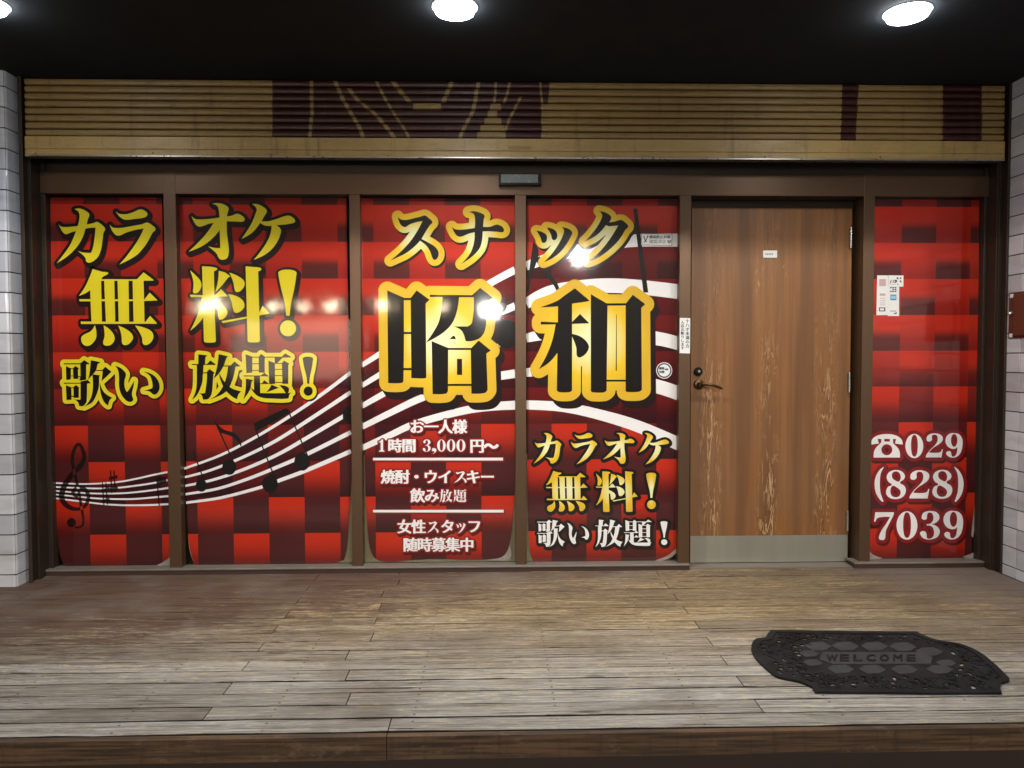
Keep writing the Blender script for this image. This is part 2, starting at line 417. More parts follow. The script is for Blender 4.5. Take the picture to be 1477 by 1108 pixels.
def ell(cx, cy, rx, ry, n=36, ex=1.0):
    t = np.arange(n)*2*np.pi/n; c, s = np.cos(t), np.sin(t)
    return np.stack([cx+rx*np.sign(c)*abs(c)**ex, cy+ry*np.sign(s)*abs(s)**ex], 1)
def inside(poly, P):
    x, y = P[:, 0], P[:, 1]; r = np.zeros(len(P), bool); a = poly; b = np.roll(poly, -1, 0)
    for (x1, y1), (x2, y2) in zip(a, b):
        if y1 == y2: continue
        r ^= ((y1 > y) != (y2 > y)) & (x < (x2-x1)*(y-y1)/(y2-y1)+x1)
    return r
class Glyph:
    """pos: filled loops (union), neg: holes; eo: even-odd loops"""
    def __init__(s, pos=(), neg=(), eo=()): s.pos = list(pos); s.neg = list(neg); s.eo = list(eo)
    def loops(s): return s.pos+s.neg+s.eo
    def bbox(s):
        a = np.concatenate(s.loops()); return a.min(0), a.max(0)
    def test(s, P):
        r = np.zeros(len(P), bool)
        for p in s.pos: r |= inside(p, P)
        for p in s.neg: r &= ~inside(p, P)
        e = np.zeros(len(P), bool)
        for p in s.eo: e ^= inside(p, P)
        return r | e
    def map(s, fn): return Glyph([fn(p) for p in s.pos], [fn(p) for p in s.neg], [fn(p) for p in s.eo])
    def fit(s, x0, y0, x1, y1):
        lo, hi = s.bbox(); k = np.array([x1-x0, y1-y0])/np.maximum(hi-lo, 1e-6)
        return s.map(lambda p: (p-lo)*k+np.array([x0, y0]))
    def shift(s, dx, dy): return s.map(lambda p: p+np.array([dx, dy]))
def merge(gs):
    g = Glyph()
    for a in gs: g.pos += a.pos; g.neg += a.neg; g.eo += a.eo
    return g
def fill(loops, test):
    vs = []; es = []
    for p in loops:
        n = len(vs); m = len(p); vs += [Vector((float(a), float(b))) for a, b in p]; es += [(n+i, n+(i+1) % m) for i in range(m)]
    V, _, F, *_ = delaunay_2d_cdt(vs, es, [], 0, 1e-4)
    V = np.array([(v[0], v[1]) for v in V]); F = np.array([tuple(f) for f in F if len(f) == 3])
    if not len(F): return V, F
    return V, F[test(V[F].mean(1))]
def sdf_contour(g, r, res=.5):
    lo, hi = g.bbox(); pad = max(r, 0)+2*res if r > 0 else 2*res-r; x0, y0 = lo-pad; nx, ny = (np.ceil((hi-lo+2*pad)/res)+1).astype(int)
    X, Y = np.meshgrid(x0+np.arange(nx)*res, y0+np.arange(ny)*res); P = np.stack([X.ravel(), Y.ravel()], 1)
    D2 = np.full(len(P), 1e9)
    for lp in g.loops():
        bl, bh = lp.min(0)-pad, lp.max(0)+pad
        sel = np.nonzero((P[:, 0] > bl[0]) & (P[:, 0] < bh[0]) & (P[:, 1] > bl[1]) & (P[:, 1] < bh[1]))[0]; Q = P[sel]
        a = lp; b = np.roll(lp, -1, 0); d = D2[sel]
        for A, B in zip(a, b):
            ab = B-A; q = ab@ab
            t = np.clip(((Q-A)@ab)/q, 0, 1) if q > 0 else np.zeros(len(Q))
            e = Q-A-t[:, None]*ab; d = np.minimum(d, (e*e).sum(1))
        D2[sel] = d
    D = np.sqrt(D2); D[g.test(P)] *= -1
    Fv = (D-r).reshape(ny, nx)
    return march(Fv, x0, y0, res)
def march(Fv, x0, y0, res):
    ins = Fv < 0; ny, nx = Fv.shape
    code = ins[:-1, :-1]*1+ins[:-1, 1:]*2+ins[1:, 1:]*4+ins[1:, :-1]*8
    js, is_ = np.nonzero((code > 0) & (code < 15))
    nxt = {}
    T = {1: [(3, 0)], 2: [(0, 1)], 3: [(3, 1)], 4: [(1, 2)], 5: [(3, 2), (1, 0)], 6: [(0, 2)], 7: [(3, 2)], 8: [(2, 3)], 9: [(2, 0)], 10: [(0, 3), (2, 1)], 11: [(2, 1)], 12: [(1, 3)], 13: [(1, 0)], 14: [(0, 3)]}
    key = lambda j, i, e: (('h', j, i) if e == 0 else ('v', j, i+1) if e == 1 else ('h', j+1, i) if e == 2 else ('v', j, i))
    for j, i in zip(js.tolist(), is_.tolist()):
        for a, b in T[int(code[j, i])]: nxt[key(j, i, a)] = key(j, i, b)
    def pt(k):
        t, j, i = k
        a = Fv[j, i]; b = Fv[j, i+1] if t == 'h' else Fv[j+1, i]; w = a/(a-b)
        return (x0+(i+w)*res, y0+j*res) if t == 'h' else (x0+i*res, y0+(j+w)*res)
    loops = []
    while nxt:
        st, c = nxt.popitem(); lp = [pt(st)]
        while c != st and c in nxt: lp.append(pt(c)); c = nxt.pop(c)
        if len(lp) > 4: loops.append(np.array(lp))
    return loops
def outline(g, r, res=.5): return Glyph(eo=sdf_contour(g, r, res))
def dp(loop, tol=.04):
    keep = [0]; n = len(loop)
    i = 0
    while i < n-1:
        j = min(i+12, n-1)
        while j > i+1:
            a, b = loop[i], loop[j]; ab = b-a; L = np.hypot(*ab)+1e-9
            e = loop[i+1:j]-a
            if np.abs(e[:, 0]*ab[1]-e[:, 1]*ab[0]).max()/L < tol: break
            j -= 1
        keep.append(j); i = j
    return loop[keep[:-1]] if len(keep) > 4 else loop
def slim(g): return Glyph([dp(p) for p in g.pos], [dp(p) for p in g.neg], [dp(p) for p in g.eo])
FILMY = .03
def flat(name, gs, mat, parent, lift, uvboxes=None, to3=None):
    """gs: glyphs laid flat on the film plane, 'lift' layers of 0.3 mm proud of it"""
    if isinstance(gs, Glyph): gs = [gs]
    VV = []; FF = []; UV = []
    Yp = FILMY-.002-lift*.0003
    for k, g in enumerate(gs):
        V, F = fill(g.loops(), g.test)
        if not len(F): continue
        n = len(VV)
        VV += [tuple(to3(a, b, lift)) if to3 else tuple(onY(a, b, Yp)) for a, b in V]
        FF += [tuple(int(i)+n for i in f) for f in F]
        if uvboxes:
            x0, y0, x1, y1 = uvboxes[k]
            UV += [((a-(x0+x1)/2)/((x1-x0)/2), -(b-(y0+y1)/2)/((y1-y0)/2)) for a, b in V]
    o = link(name, VV, FF, mat, parent, uvs=UV or None)
    return o
def G(ox, oy, sc, *polys):
    pos = []; neg = []
    for p in polys:
        if isinstance(p, np.ndarray): pos.append(p); continue
        h = p.startswith('-'); c = curve(parse(p.lstrip('-'), ox, oy, sc)); (neg if h else pos).append(c)
    return Glyph(pos, neg)
def C(ox, oy, sc, cx, cy, rx, ry=None, n=36, ex=1.0): return ell(cx/sc+ox, cy/sc+oy, rx/sc, (ry or rx)/sc, n, ex)
_fc = {}
def noto(ch):
    if ch in _fc: return _fc[ch]
    f = bpy.data.curves.new("t", 'FONT'); f.body = ch; f.fill_mode = 'NONE'; f.resolution_u = 3
    o = bpy.data.objects.new("t", f); COL.objects.link(o)
    me = bpy.data.meshes.new_from_object(o.evaluated_get(bpy.context.evaluated_depsgraph_get()))
    co = np.array([v.co[:2] for v in me.vertices]); nb = {}
    for e in me.edges:
        a, b = e.vertices; nb.setdefault(a, []).append(b); nb.setdefault(b, []).append(a)
    seen = set(); loops = []
    for s0 in nb:
        if s0 in seen: continue
        lp = [s0]; seen.add(s0); c = s0
        while True:
            w = [q for q in nb[c] if q not in seen]
            if not w: break
            c = w[0]; seen.add(c); lp.append(c)
        if len(lp) > 2: loops.append(co[lp]*np.array([1, -1]))
    bpy.data.objects.remove(o); bpy.data.curves.remove(f); bpy.data.meshes.remove(me)
    _fc[ch] = Glyph(eo=loops); return _fc[ch]
def kanji(ch, x, y, s, bx=.9, by=.3, res=.14):
    """character in an em box with top-left x,y and size s; vertical strokes thickened more than horizontal ones"""
    g = noto(ch).map(lambda p: (p+np.array([0, .88]))*s+np.array([x, y]))
    if bx <= 0: return g
    k = by/bx
    q = outline(g.map(lambda p: p*np.array([k, 1])), by, res)
    return slim(q.map(lambda p: p/np.array([k, 1])))
# ------------------------------------------------------------------ traced characters
GL = {}
GL['ka'] = G(76, 290, 11.08, "345,130 430,120~ 530,160~ 585,215~ 560,300~ 545,375 650,355~ 710,335~ 790,385~ 838,445~ 810,515~ 795,640~ 765,800~ 710,910~ 600,985~ 540,970~ 525,915~ 480,860~ 400,800 500,825~ 612,828 640,760~ 670,590~ 685,425 600,430~ 522,443 495,540~ 440,655~ 360,765~ 240,880~ 65,995 170,860~ 280,700~ 375,480 300,500~ 205,530~ 150,480~ 95,370 140,410~ 250,415~ 400,400 430,250~ 410,170~")
GL['ra'] = G(146, 290, 11.08, "232,165 290,205~ 400,210~ 510,180~ 620,135~ 700,160~ 740,210~ 700,260~ 550,285~ 380,298~ 300,255~",
  "135,375 190,425~ 320,430~ 500,400~ 650,372~ 735,345~ 810,385~ 868,450~ 820,510~ 760,620~ 690,730~ 560,870~ 290,1015 400,890~ 540,700~ 630,550~ 680,440 540,465~ 400,505~ 270,555~ 190,500~")
GL['mu'] = G(105, 380, 8.523, "243,70 370,105 435,115~ 425,135~ 370,165~ 350,195 340,332 212,330 150,370~ 75,400 150,290~ 215,150~",
  "340,195 790,195 870,110 995,205 990,212 340,215", "78,440 90,440 880,443 945,360 1042,455 880,462 85,467", "98,715 895,718 950,645 1035,735 1030,742 100,745",
  "213,320 348,210 358,730 230,730", "385,205 510,205 522,730 408,730", "550,205 685,205 692,730 565,730", "735,205 870,205 882,730 748,730",
  "272,760 290,840~ 285,920~ 230,995~ 170,1015~ 115,980~ 105,910~ 140,875~ 220,835~", "378,762 440,800~ 500,870~ 512,940~ 470,1000~ 400,1010~ 372,980~ 390,900~ 388,830~",
  "558,765 640,800~ 720,860~ 740,920~ 690,990~ 640,1005~ 608,985~ 600,900~ 585,830~", "765,765 880,790~ 970,840~ 990,910~ 950,980~ 890,1005~ 860,980~ 850,910~ 815,840~")
GL['uta'] = G(80, 508, 12.31, "150,198 440,198 460,185 510,140 605,205 600,217 150,219", "185,245 265,285 275,285 272,480 235,490~ 190,490", "310,288 350,245 420,290 400,310 405,475 320,478 318,440",
  "265,285 330,285 330,299 265,299", "265,417 330,417 330,431 265,431", "395,428 450,428 450,445 395,445", "440,195 545,200 545,490 445,505~ 425,500 445,430",
  "145,542 440,545 490,530~ 570,490 628,552 560,560 150,562", "445,520 560,500 555,860~ 530,920~ 480,960~ 420,955 405,900~ 370,860~ 310,840 445,845",
  "185,588 275,625 283,635 285,845 195,850", "320,625 360,580 425,632 415,650 415,808 322,815", "270,625 330,625 330,640 270,640", "275,779 330,779 330,795 275,795",
  "628,145 740,165 800,180 770,200~ 745,220 720,320~ 660,400~ 575,492 600,400~ 615,280~", "690,320 830,318 885,260 995,348 900,440~ 820,510 840,336 690,334",
  "655,395 800,410 780,430~ 775,540~ 760,660~ 700,820~ 640,900~ 510,970 600,870~ 650,740~ 665,560~", "785,540 820,640~ 880,730~ 1008,810 960,860~ 935,950 860,880~ 810,760~ 785,600")
GL['i'] = G(155, 508, 12.31, "135,240 230,280~ 300,340~ 330,400~ 305,500~ 305,620~ 345,710 400,640~ 475,505 465,600~ 435,730~ 445,800~ 460,840~ 435,875~ 390,885~ 320,850~ 240,740~ 205,600~ 205,460~ 190,330~",
  "640,345 740,370~ 840,430~ 910,530~ 925,640~ 890,720~ 840,755~ 790,735~ 750,700~ 650,685 740,660~ 795,640 800,570~ 770,450~ 720,390~")
GL['o'] = G(265, 285, 11.08, "455,100 540,90~ 640,110~ 715,165~ 705,230~ 690,300 770,290~ 850,260~ 930,290~ 975,350~ 940,385~ 850,385~ 688,380 690,560~ 715,760~ 720,880~ 690,970~ 610,995~ 565,970~ 520,890~ 390,780 500,805~ 585,808 575,520 500,610~ 380,720~ 250,800~ 80,865 200,750~ 350,590~ 480,405 400,420~ 260,465~ 190,430~ 125,295 180,340~ 270,350~ 430,340~ 572,320 560,200~ 535,135~")
GL['ke'] = G(340, 285, 11.08, "265,105 340,105~ 440,150~ 497,215~ 455,300~ 410,380 520,380~ 650,345~ 820,290~ 900,310~ 950,380~ 890,415~ 680,440 650,447 720,510~ 710,600~ 650,730~ 540,860~ 420,940~ 290,995 400,860~ 500,710~ 555,580~ 575,455 480,450~ 430,430~ 390,405 330,490~ 240,580~ 95,660 170,550~ 260,400~ 320,250~ 335,180~")
GL['ryo'] = G(268, 376, 8.523, "200,70 300,75 385,95~ 380,115~ 345,130 355,640 370,990 350,1005~ 240,1005~ 222,985 215,690 210,440", "200,440 330,440 330,560 220,690 150,780~ 55,860 110,750~ 160,620~",
  "50,420 80,420 220,427 360,427 435,350 520,440 360,445 60,447", "52,120 120,180~ 180,250~ 190,320~ 150,390~ 100,400~ 88,370 95,280~ 80,200~", "405,125 480,145 550,195 520,210~ 450,300~ 365,385 395,250~",
  "345,500 420,530~ 495,590~ 512,650~ 470,710~ 415,725~ 400,690~ 385,600~ 345,560", "537,148 640,190~ 715,250~ 720,310~ 670,375~ 620,385~ 600,350~ 585,270~", "520,412 620,435~ 700,490~ 720,560~ 690,610~ 640,640~ 600,635~ 580,590~ 560,500~",
  "735,70 850,80 925,95~ 920,120~ 890,130 900,560 910,990 890,1003~ 775,1003~ 760,990", "440,745 760,688 900,660 905,630 945,555 1030,650 900,675 760,707 455,768")
GL['ex'] = G(390, 376, 5.0375, "60,110~ 62,80~ 120,65~ 185,80~ 187,115~ 170,220~ 150,310~ 140,400 115,400 105,310~ 80,210~", C(390, 376, 5.0375, 128, 492, 58))
GL['ho'] = G(266, 500, 12.31, "248,138 370,150 410,160 375,185 365,325 245,325", "130,310 250,310 400,310 460,245 555,315 550,326 135,327", "220,315 340,320 330,480~ 320,620~ 290,720~ 250,815 200,890~ 135,945 190,820~ 215,700~ 220,500",
  "325,458 390,458 445,400 540,465 515,490 505,640~ 490,800~ 465,880~ 420,930~ 330,940 320,890~ 295,850~ 255,820 300,830~ 365,825 395,620~ 400,476 325,476",
  "608,135 720,160 785,178 750,200~ 700,330~ 630,455~ 520,570 560,440~ 590,300~", "680,336 820,335 890,265 1000,350 910,357 680,352", "775,340 910,350 880,500~ 850,600~ 805,710 760,780~ 650,860~ 440,945 560,870~ 660,750~ 740,560~",
  "620,470 660,550~ 710,625 800,715 880,760~ 1010,795 960,850~ 935,935 850,890~ 740,790 680,690~ 630,560~")
GL['dai'] = G(342, 500, 12.31, "150,135 270,180 270,460 165,472", "385,180 425,130 510,190 490,215 490,465 385,460", "260,180 395,180 395,196 260,196", "260,297 395,297 395,312 260,312", "260,417 395,417 395,432 260,432",
  "110,513 420,513 485,465 555,520 550,529 115,530", "300,518 405,518 412,830 300,770", "395,650 440,650 487,597 560,655 560,665 395,666", "158,570 260,590 300,592 265,610~ 245,720 200,820~ 105,945 140,830~ 155,700",
  "245,725 300,770~ 415,825 600,828 900,825 965,818 930,850~ 915,920 800,930 600,922~ 480,915~ 370,880~ 290,810~", "515,179 790,180 855,120 960,185 955,194 515,196", "665,190 815,190 715,290 670,292",
  "555,250 670,290 675,660 570,670", "795,295 835,250 930,305 910,325 908,660 805,662", "660,291 805,291 805,306 660,306", "660,397 805,397 805,412 660,412", "665,508 808,508 808,522 665,522", "665,627 810,627 810,643 665,643",
  "610,675 740,732 640,770~ 510,815 570,750~", "745,688 850,695~ 915,735~ 920,790~ 900,825 860,820~ 820,760~")
GL['su'] = G(548, 292, 11.08, "285,225 330,270~ 420,280~ 540,255~ 640,230~ 720,210~ 780,250~ 840,315~ 795,370~ 730,470~ 665,585 770,640~ 880,710~ 935,790~ 930,870~ 880,920~ 840,890~ 800,780~ 740,690~ 640,612 560,700~ 420,810~ 300,870~ 165,930 330,790~ 480,630~ 590,470~ 680,300 590,315~ 480,350~ 400,395~ 335,360~ 300,290~")
GL['na'] = G(640, 292, 11.08, "400,155 480,140~ 580,165~ 652,210~ 640,270~ 630,390 740,390~ 850,355~ 930,385~ 965,440~ 945,475~ 860,470~ 715,460 622,465 610,620~ 570,740~ 450,870~ 280,985 400,850~ 460,730~ 490,600~ 495,475 400,500~ 260,550~ 190,510~ 130,390 190,430~ 300,435~ 495,410 500,260~ 480,190~")
GL['tsu'] = G(760, 292, 8.688, "120,355 190,370~ 245,410~ 250,470~ 225,505~ 190,500~ 170,440~", "248,315 320,330~ 370,370~ 380,430~ 355,470~ 320,465~ 300,400~", "432,310 520,330~ 568,375~ 550,430~ 500,520~ 420,620~ 320,700~ 210,752 300,660~ 380,550~ 440,440~ 465,350~")
GL['ku'] = G(760, 292, 8.688, "905,108 980,125~ 1050,170~ 1055,205~ 1030,250 1100,240~ 1180,220~ 1230,250~ 1270,300~ 1230,350~ 1190,420~ 1120,510~ 1000,620~ 880,700~ 765,745 880,650~ 980,540~ 1060,430~ 1145,290 1080,295~ 1030,300 990,285 920,370~ 830,440~ 720,492 800,410~ 890,290~ 942,180~ 935,140~")
GL['sho'] = G(540, 400, 5.54, "103,105 235,163 232,830~ 215,845~ 110,845", "290,165 338,105 442,180 410,210 415,800 400,808~ 295,805", "225,165 300,165 300,183 225,183", "225,437 300,437 300,454 225,454", "225,725 300,725 300,743 225,743",
  "443,140 780,143 845,85 945,163 915,185 900,300~ 885,420~ 850,480~ 790,508~ 728,510 715,460~ 690,420~ 635,393 745,393 780,360~ 795,160 443,158", "545,150 678,150 660,270~ 620,370~ 540,450~ 412,522 470,440~ 520,340~",
  "458,510 590,565 588,910 570,930~ 465,933", "770,570 833,505 930,585 895,610 905,900 880,925~ 775,930", "580,565 780,565 780,581 580,581", "580,852 780,852 780,869 580,869")
GL['wa'] = G(758, 400, 5.54, "115,240 250,190~ 320,140~ 395,88 510,185 500,192~ 380,210~ 260,232~", "260,215 372,195 372,905 350,918~ 270,918~ 250,905", "122,355 255,360 372,358 435,293 510,368 372,373 258,376 122,378",
  "240,375 372,375 372,500 250,610 190,680~ 107,735 170,620~ 215,500~", "370,452 450,480~ 505,545~ 490,600~ 440,640~ 412,630~ 405,560~ 370,470", "522,135 655,212 648,905 625,920~ 540,920~ 522,910", "800,212 857,140 957,215 925,245 930,900 905,915~ 820,917~ 800,912",
  "640,208 810,208 810,226 640,226", "640,819 810,819 810,834 640,834")
GL['tel'] = G(1240, 615, 16.41, "265,435 280,340~ 350,255~ 480,200~ 640,183~ 800,200~ 930,255~ 1000,330~ 1018,432 835,408 862,300 425,298 455,405",
  "510,290 582,290 582,362 715,362 715,290 790,290 790,380 800,410~ 900,510~ 945,600~ 955,740 330,740 340,600~ 385,510~ 490,400~ 512,375")
GL['tel'].neg.append(C(1240, 615, 16.41, 642, 555, 130))
GL['0'] = G(1300, 615, 14.77, C(1300, 615, 14.77, 278, 420, 190, 258)); GL['0'].neg.append(C(1300, 615, 14.77, 279, 413, 72, 233, 36, .85))
GL['2'] = G(1300, 615, 14.77, "540,290~ 550,220~ 610,168~ 700,150~ 800,165~ 870,210~ 885,270~ 860,330~ 790,390~ 680,460~ 590,552 620,562~ 740,565~ 820,555~ 850,530~ 865,490 885,490 855,663 525,663 530,620~ 600,520~ 700,420~ 760,340~ 775,260~ 755,195~ 710,178~ 665,190~ 650,230~ 655,280~ 630,315~ 590,325~ 555,315~")
GL['9'] = G(1300, 615, 14.77, "1125,145~ 1230,170~ 1295,260~ 1305,400~ 1275,540~ 1210,630~ 1100,668~ 1000,640~ 955,580~ 975,540~ 1010,528~ 1055,545~ 1065,590~ 1080,635~ 1120,645~ 1170,600~ 1190,520~ 1195,440 1150,475~ 1090,480~ 1000,440~ 945,350~ 945,270~ 985,190~ 1050,150~")
GL['9'].neg.append(C(1300, 615, 14.77, 1127, 300, 68, 136))
GL['8'] = G(1255, 670, 10.55, "395,85~ 480,105~ 530,170~ 510,230~ 455,275~ 520,325~ 545,390~ 520,470~ 460,515~ 380,528~ 300,510~ 250,460~ 245,400~ 275,340~ 330,310~ 280,265~ 252,200~ 270,140~ 320,100~",
  "-395,105~ 440,125~ 465,180~ 460,230~ 435,262~ 385,245~ 345,215~ 330,170~ 345,125~", "-345,325~ 400,345~ 450,385~ 465,430~ 445,480~ 390,500~ 335,480~ 310,430~ 315,365~")
GL['('] = G(1255, 670, 10.55, "212,42 190,75~ 160,150~ 148,290~ 158,420~ 178,490~ 205,560 188,572 130,510~ 85,420~ 68,300~ 85,190~ 140,90~ 205,38")
_m = 1490/10.55+2*1255
GL[')'] = GL['('].map(lambda p: np.stack([_m-p[:, 0], p[:, 1]], 1)[::-1])
GL['3'] = G(1255, 730, 10.55, "785,165~ 810,105~ 870,80~ 920,75~ 1000,90~ 1050,140~ 1050,200~ 1000,255~ 935,275 1010,305~ 1055,360~ 1055,420~ 1010,480~ 900,510~ 810,490~ 765,435~ 765,400~ 800,380~ 845,395~ 860,440~ 870,490~ 920,495~ 965,455~ 970,370~ 935,310~ 860,295 860,275 920,265~ 960,210~ 955,130~ 920,100~ 880,110~ 865,150~ 860,195~ 825,210~ 790,195~")
GL['7'] = G(1255, 730, 10.55, "80,95 360,95 355,140~ 290,270~ 240,380~ 230,480~ 215,510~ 180,518~ 140,505~ 135,470~ 170,380~ 250,260~ 305,165 200,165~ 120,180~ 95,205~ 80,240 60,235")
GL['1'] = G(0, 0, 10, "0,18 20,15~ 42,0 60,0 60,88 78,94 78,100 8,100 8,94 28,88 28,24 0,24")
GL[','] = G(0, 0, 10, "10,0~ 40,10~ 42,45~ 5,80 25,45~ 5,40~ 0,15~")
def at(name, x0, y0, x1, y1): return GL[name].fit(x0, y0, x1, y1)
# ------------------------------------------------------------------ the setting
CEIL = 2.553
structure(MB().box(-14, 14, -13.2, 6, -.9, -.31).build("street", MAT['asphalt']))
structure(MB().box(-3.4, 3.6, -2.9, .6, CEIL, CEIL+.25).build("ceiling", MAT['soffit']))
structure(MB().box(-2.6, 2.8, .5, .55, 0, 2.5).build("interior_wall", MAT['farwall']))
structure(MB().box(onY(489, 700, .13)[0], onY(776, 700, .13)[0], .039, .055, .036, .62).build("interior_panel", MAT['backing']))
# deck: every board a slab of its own inside one mesh, butt joints staggered over two joists
XR = onZ(1035, 940)[0]; XM = onZ(520, 940)[0]; XN = onZ(562, 1045)[0]
db = MB(); BW = .0935; y0 = -1.742; xl, xr = -3.1, 2.676
for i in range(20):
    w = BW if i else .086
    js = [XN] if i == 0 else ([XL, XR] if i % 2 else [XM+.02*rng.normal(), -2.25])
    cut = [xl]+sorted(js)+[xr]
    gap = (.0035, .0125, .0075, .0085, .0075, .007)[i] if i < 6 else .0048
    for a, b in zip(cut[:-1], cut[1:]):
        z = rng.normal(0, .00015); ys = rng.normal(0, .0006)
        n = 26; xs = np.linspace(a+.0014, b-.0014, n)
        e0 = y0+gap*(.5+.25*np.sin(xs*1.7+i*2.1))+rng.normal(0, .0013, n); e1 = y0+w-.002+rng.normal(0, .0011, n)
        if i == 0: e0 = y0+.004+rng.normal(0, .0022, n)
        v = []; f = []
        for k in range(n):
            v += [(xs[k], e0[k], z), (xs[k], e1[k], z), (xs[k], e1[k], z-.035), (xs[k], e0[k], z-.035)]
        for k in range(n-1):
            o = 4*k
            for q in range(4): f.append((o+q, o+4+q, o+4+(q+1) % 4, o+(q+1) % 4))
        f.append((0, 1, 2, 3)); f.append((4*(n-1)+3, 4*(n-1)+2, 4*(n-1)+1, 4*(n-1)))
        db.add(v, f)
    y0 += w
deck = structure(db.build("deck", MAT['deck'], bevel=.0016))
FZ = onY(738, 1094, -1.768)[2]
fb = MB(); fb.box(xl, XN-.001, -1.768, -1.744, FZ, -.003); fb.box(XN+.001, xr, -1.7672, -1.744, FZ+.001, -.0035)
fb.build("deck_fascia", MAT['fascia'], deck)
MB().box(xl, xr, -1.735, -1.705, -.309, FZ-.012).build("lower_fascia", simple("recess_shade_board", (40, 28, 20), .7, var=.3, scale=20), deck)  # recess shade under the fascia put into this board's dark colour
MB().box(xl, xr, -1.66, .13, -.309, -.05).build("deck_base", MAT['farwall'], deck)

# tiled pillar (left) and tiled wall (right): grout core with single glazed tiles standing 3 mm proud
PIT_T = .1005
lp = thing("tiled_pillar", "white tiled pillar with rounded corner at the left end of the shop front", "pillar", (-2.6, -.1, 0))
MB().box(-3.1, -2.389, -.225, .3, 0, CEIL-.001).build("grout_core", MAT['grout'], lp)
tb = MB(); R_ = .018; xc = -2.3845; yc = -.230
z = .012-PIT_T*.5
while z < CEIL-.01:
    a, b = max(z+.003, .001), min(z+PIT_T-.003, CEIL-.002)
    # corner tile wraps the arris
    prof = [(-2.4845, yc)]+[(xc-R_+R_*math.sin(t), yc+R_-R_*math.cos(t)) for t in np.linspace(0, math.pi/2, 7)]+[(xc, -.128)]
    back = [(p[0]-.006 if k > 3 else p[0], p[1]+.006) for k, p in enumerate(prof)]
    n = len(prof); v = [(x, y, a) for x, y in prof]+[(x, y, b) for x, y in prof]; f = [(k, k+1, n+k+1, n+k) for k in range(n-1)]
    v += [(-2.4845, yc+.008, a), (xc-.007, yc+.008, a), (xc-.007, -.128, a)]; m = len(v)
    v += [(-2.4845, yc+.008, b), (xc-.007, yc+.008, b), (xc-.007, -.128, b)]
    f.append(tuple(range(n))[::-1]+(2*n, 2*n+1, 2*n+2)[:0]); f.append(tuple(range(n, 2*n)))
    tb.add(v[:2*n], f)
    for k in range(6):
        x1 = -2.4885-k*.1045; tb.box(x1-.1, x1, yc, yc+.01, a, b)
    z += PIT_T
tb.build("tiles", MAT['tile'], lp)
rw = thing("tiled_wall", "white square-tiled side wall at the right end of the deck", "wall", (2.8, -.9, 0))
MB().box(2.683, 3.1, -1.9, -.155, 0, CEIL-.001).build("grout_core", MAT['grout'], rw)
tb = MB(); z = .055-PIT_T
while z < CEIL-.01:
    a, b = max(z+.0026, .001), min(z+PIT_T-.0026, CEIL-.002)
    for k in range(17):
        y1 = -.1575-k*.104; y2 = max(y1-.1, -1.897)
        tb.box(2.679, 2.69, y2, y1, a, b)
    z += PIT_T
tb.build("tiles", MAT['tile'], rw, bevel=.0012)

# ------------------------------------------------------------------ roller shutter
SY = -.13
rs = thing("roller_shutter", "half raised yellow roller shutter with maroon painted lettering above the shop windows", "roller shutter", (0, SY, 2.15))
sx0, sx1 = onY(37, 180, SY)[0], onY(1448, 180, SY)[0]
ribs = 8; z0s, z1s = 2.262, CEIL-.002; rh = (z1s-z0s)/ribs
def pl(pts, y):
    for (xa, ya), (xb, yb) in zip(pts[:-1], pts[1:]):
        if min(ya, yb) <= y <= max(ya, yb) and ya != yb: return xa+(xb-xa)*(y-ya)/(yb-ya)
    return None
Z = lambda L: [(380+a/2.954, b/2.954) for a, b in L]
LINES = [(Z([(205, 345), (207, 490), (195, 605)]), 5.0), (Z([(300, 345), (345, 440), (410, 545), (432, 605)]), 6.0), (Z([(352, 372), (400, 430), (480, 490), (530, 550), (575, 605)]), 6.5),
         (Z([(476, 345), (520, 430), (600, 550), (632, 605)]), 4.5), (Z([(545, 345), (600, 415), (640, 452)]), 7.5), (Z([(755, 452), (770, 430), (808, 345)]), 6.5),
         (Z([(917, 345), (895, 470), (850, 550), (832, 605)]), 5.5), (Z([(990, 345), (985, 440)]), 3.6), (Z([(1052, 345), (1030, 430), (1020, 440)]), 4.2), (Z([(1097, 412), (1050, 500), (1026, 560)]), 4.2), (Z([(1179, 345), (1187, 452)]), 3.2)]
v = []; f = []; mi = []
prof = [(0.0, .014), (.09, .003), (.2, -.0018), (.5, -.004), (.8, -.0018), (.91, .003), (1.0, .014)]
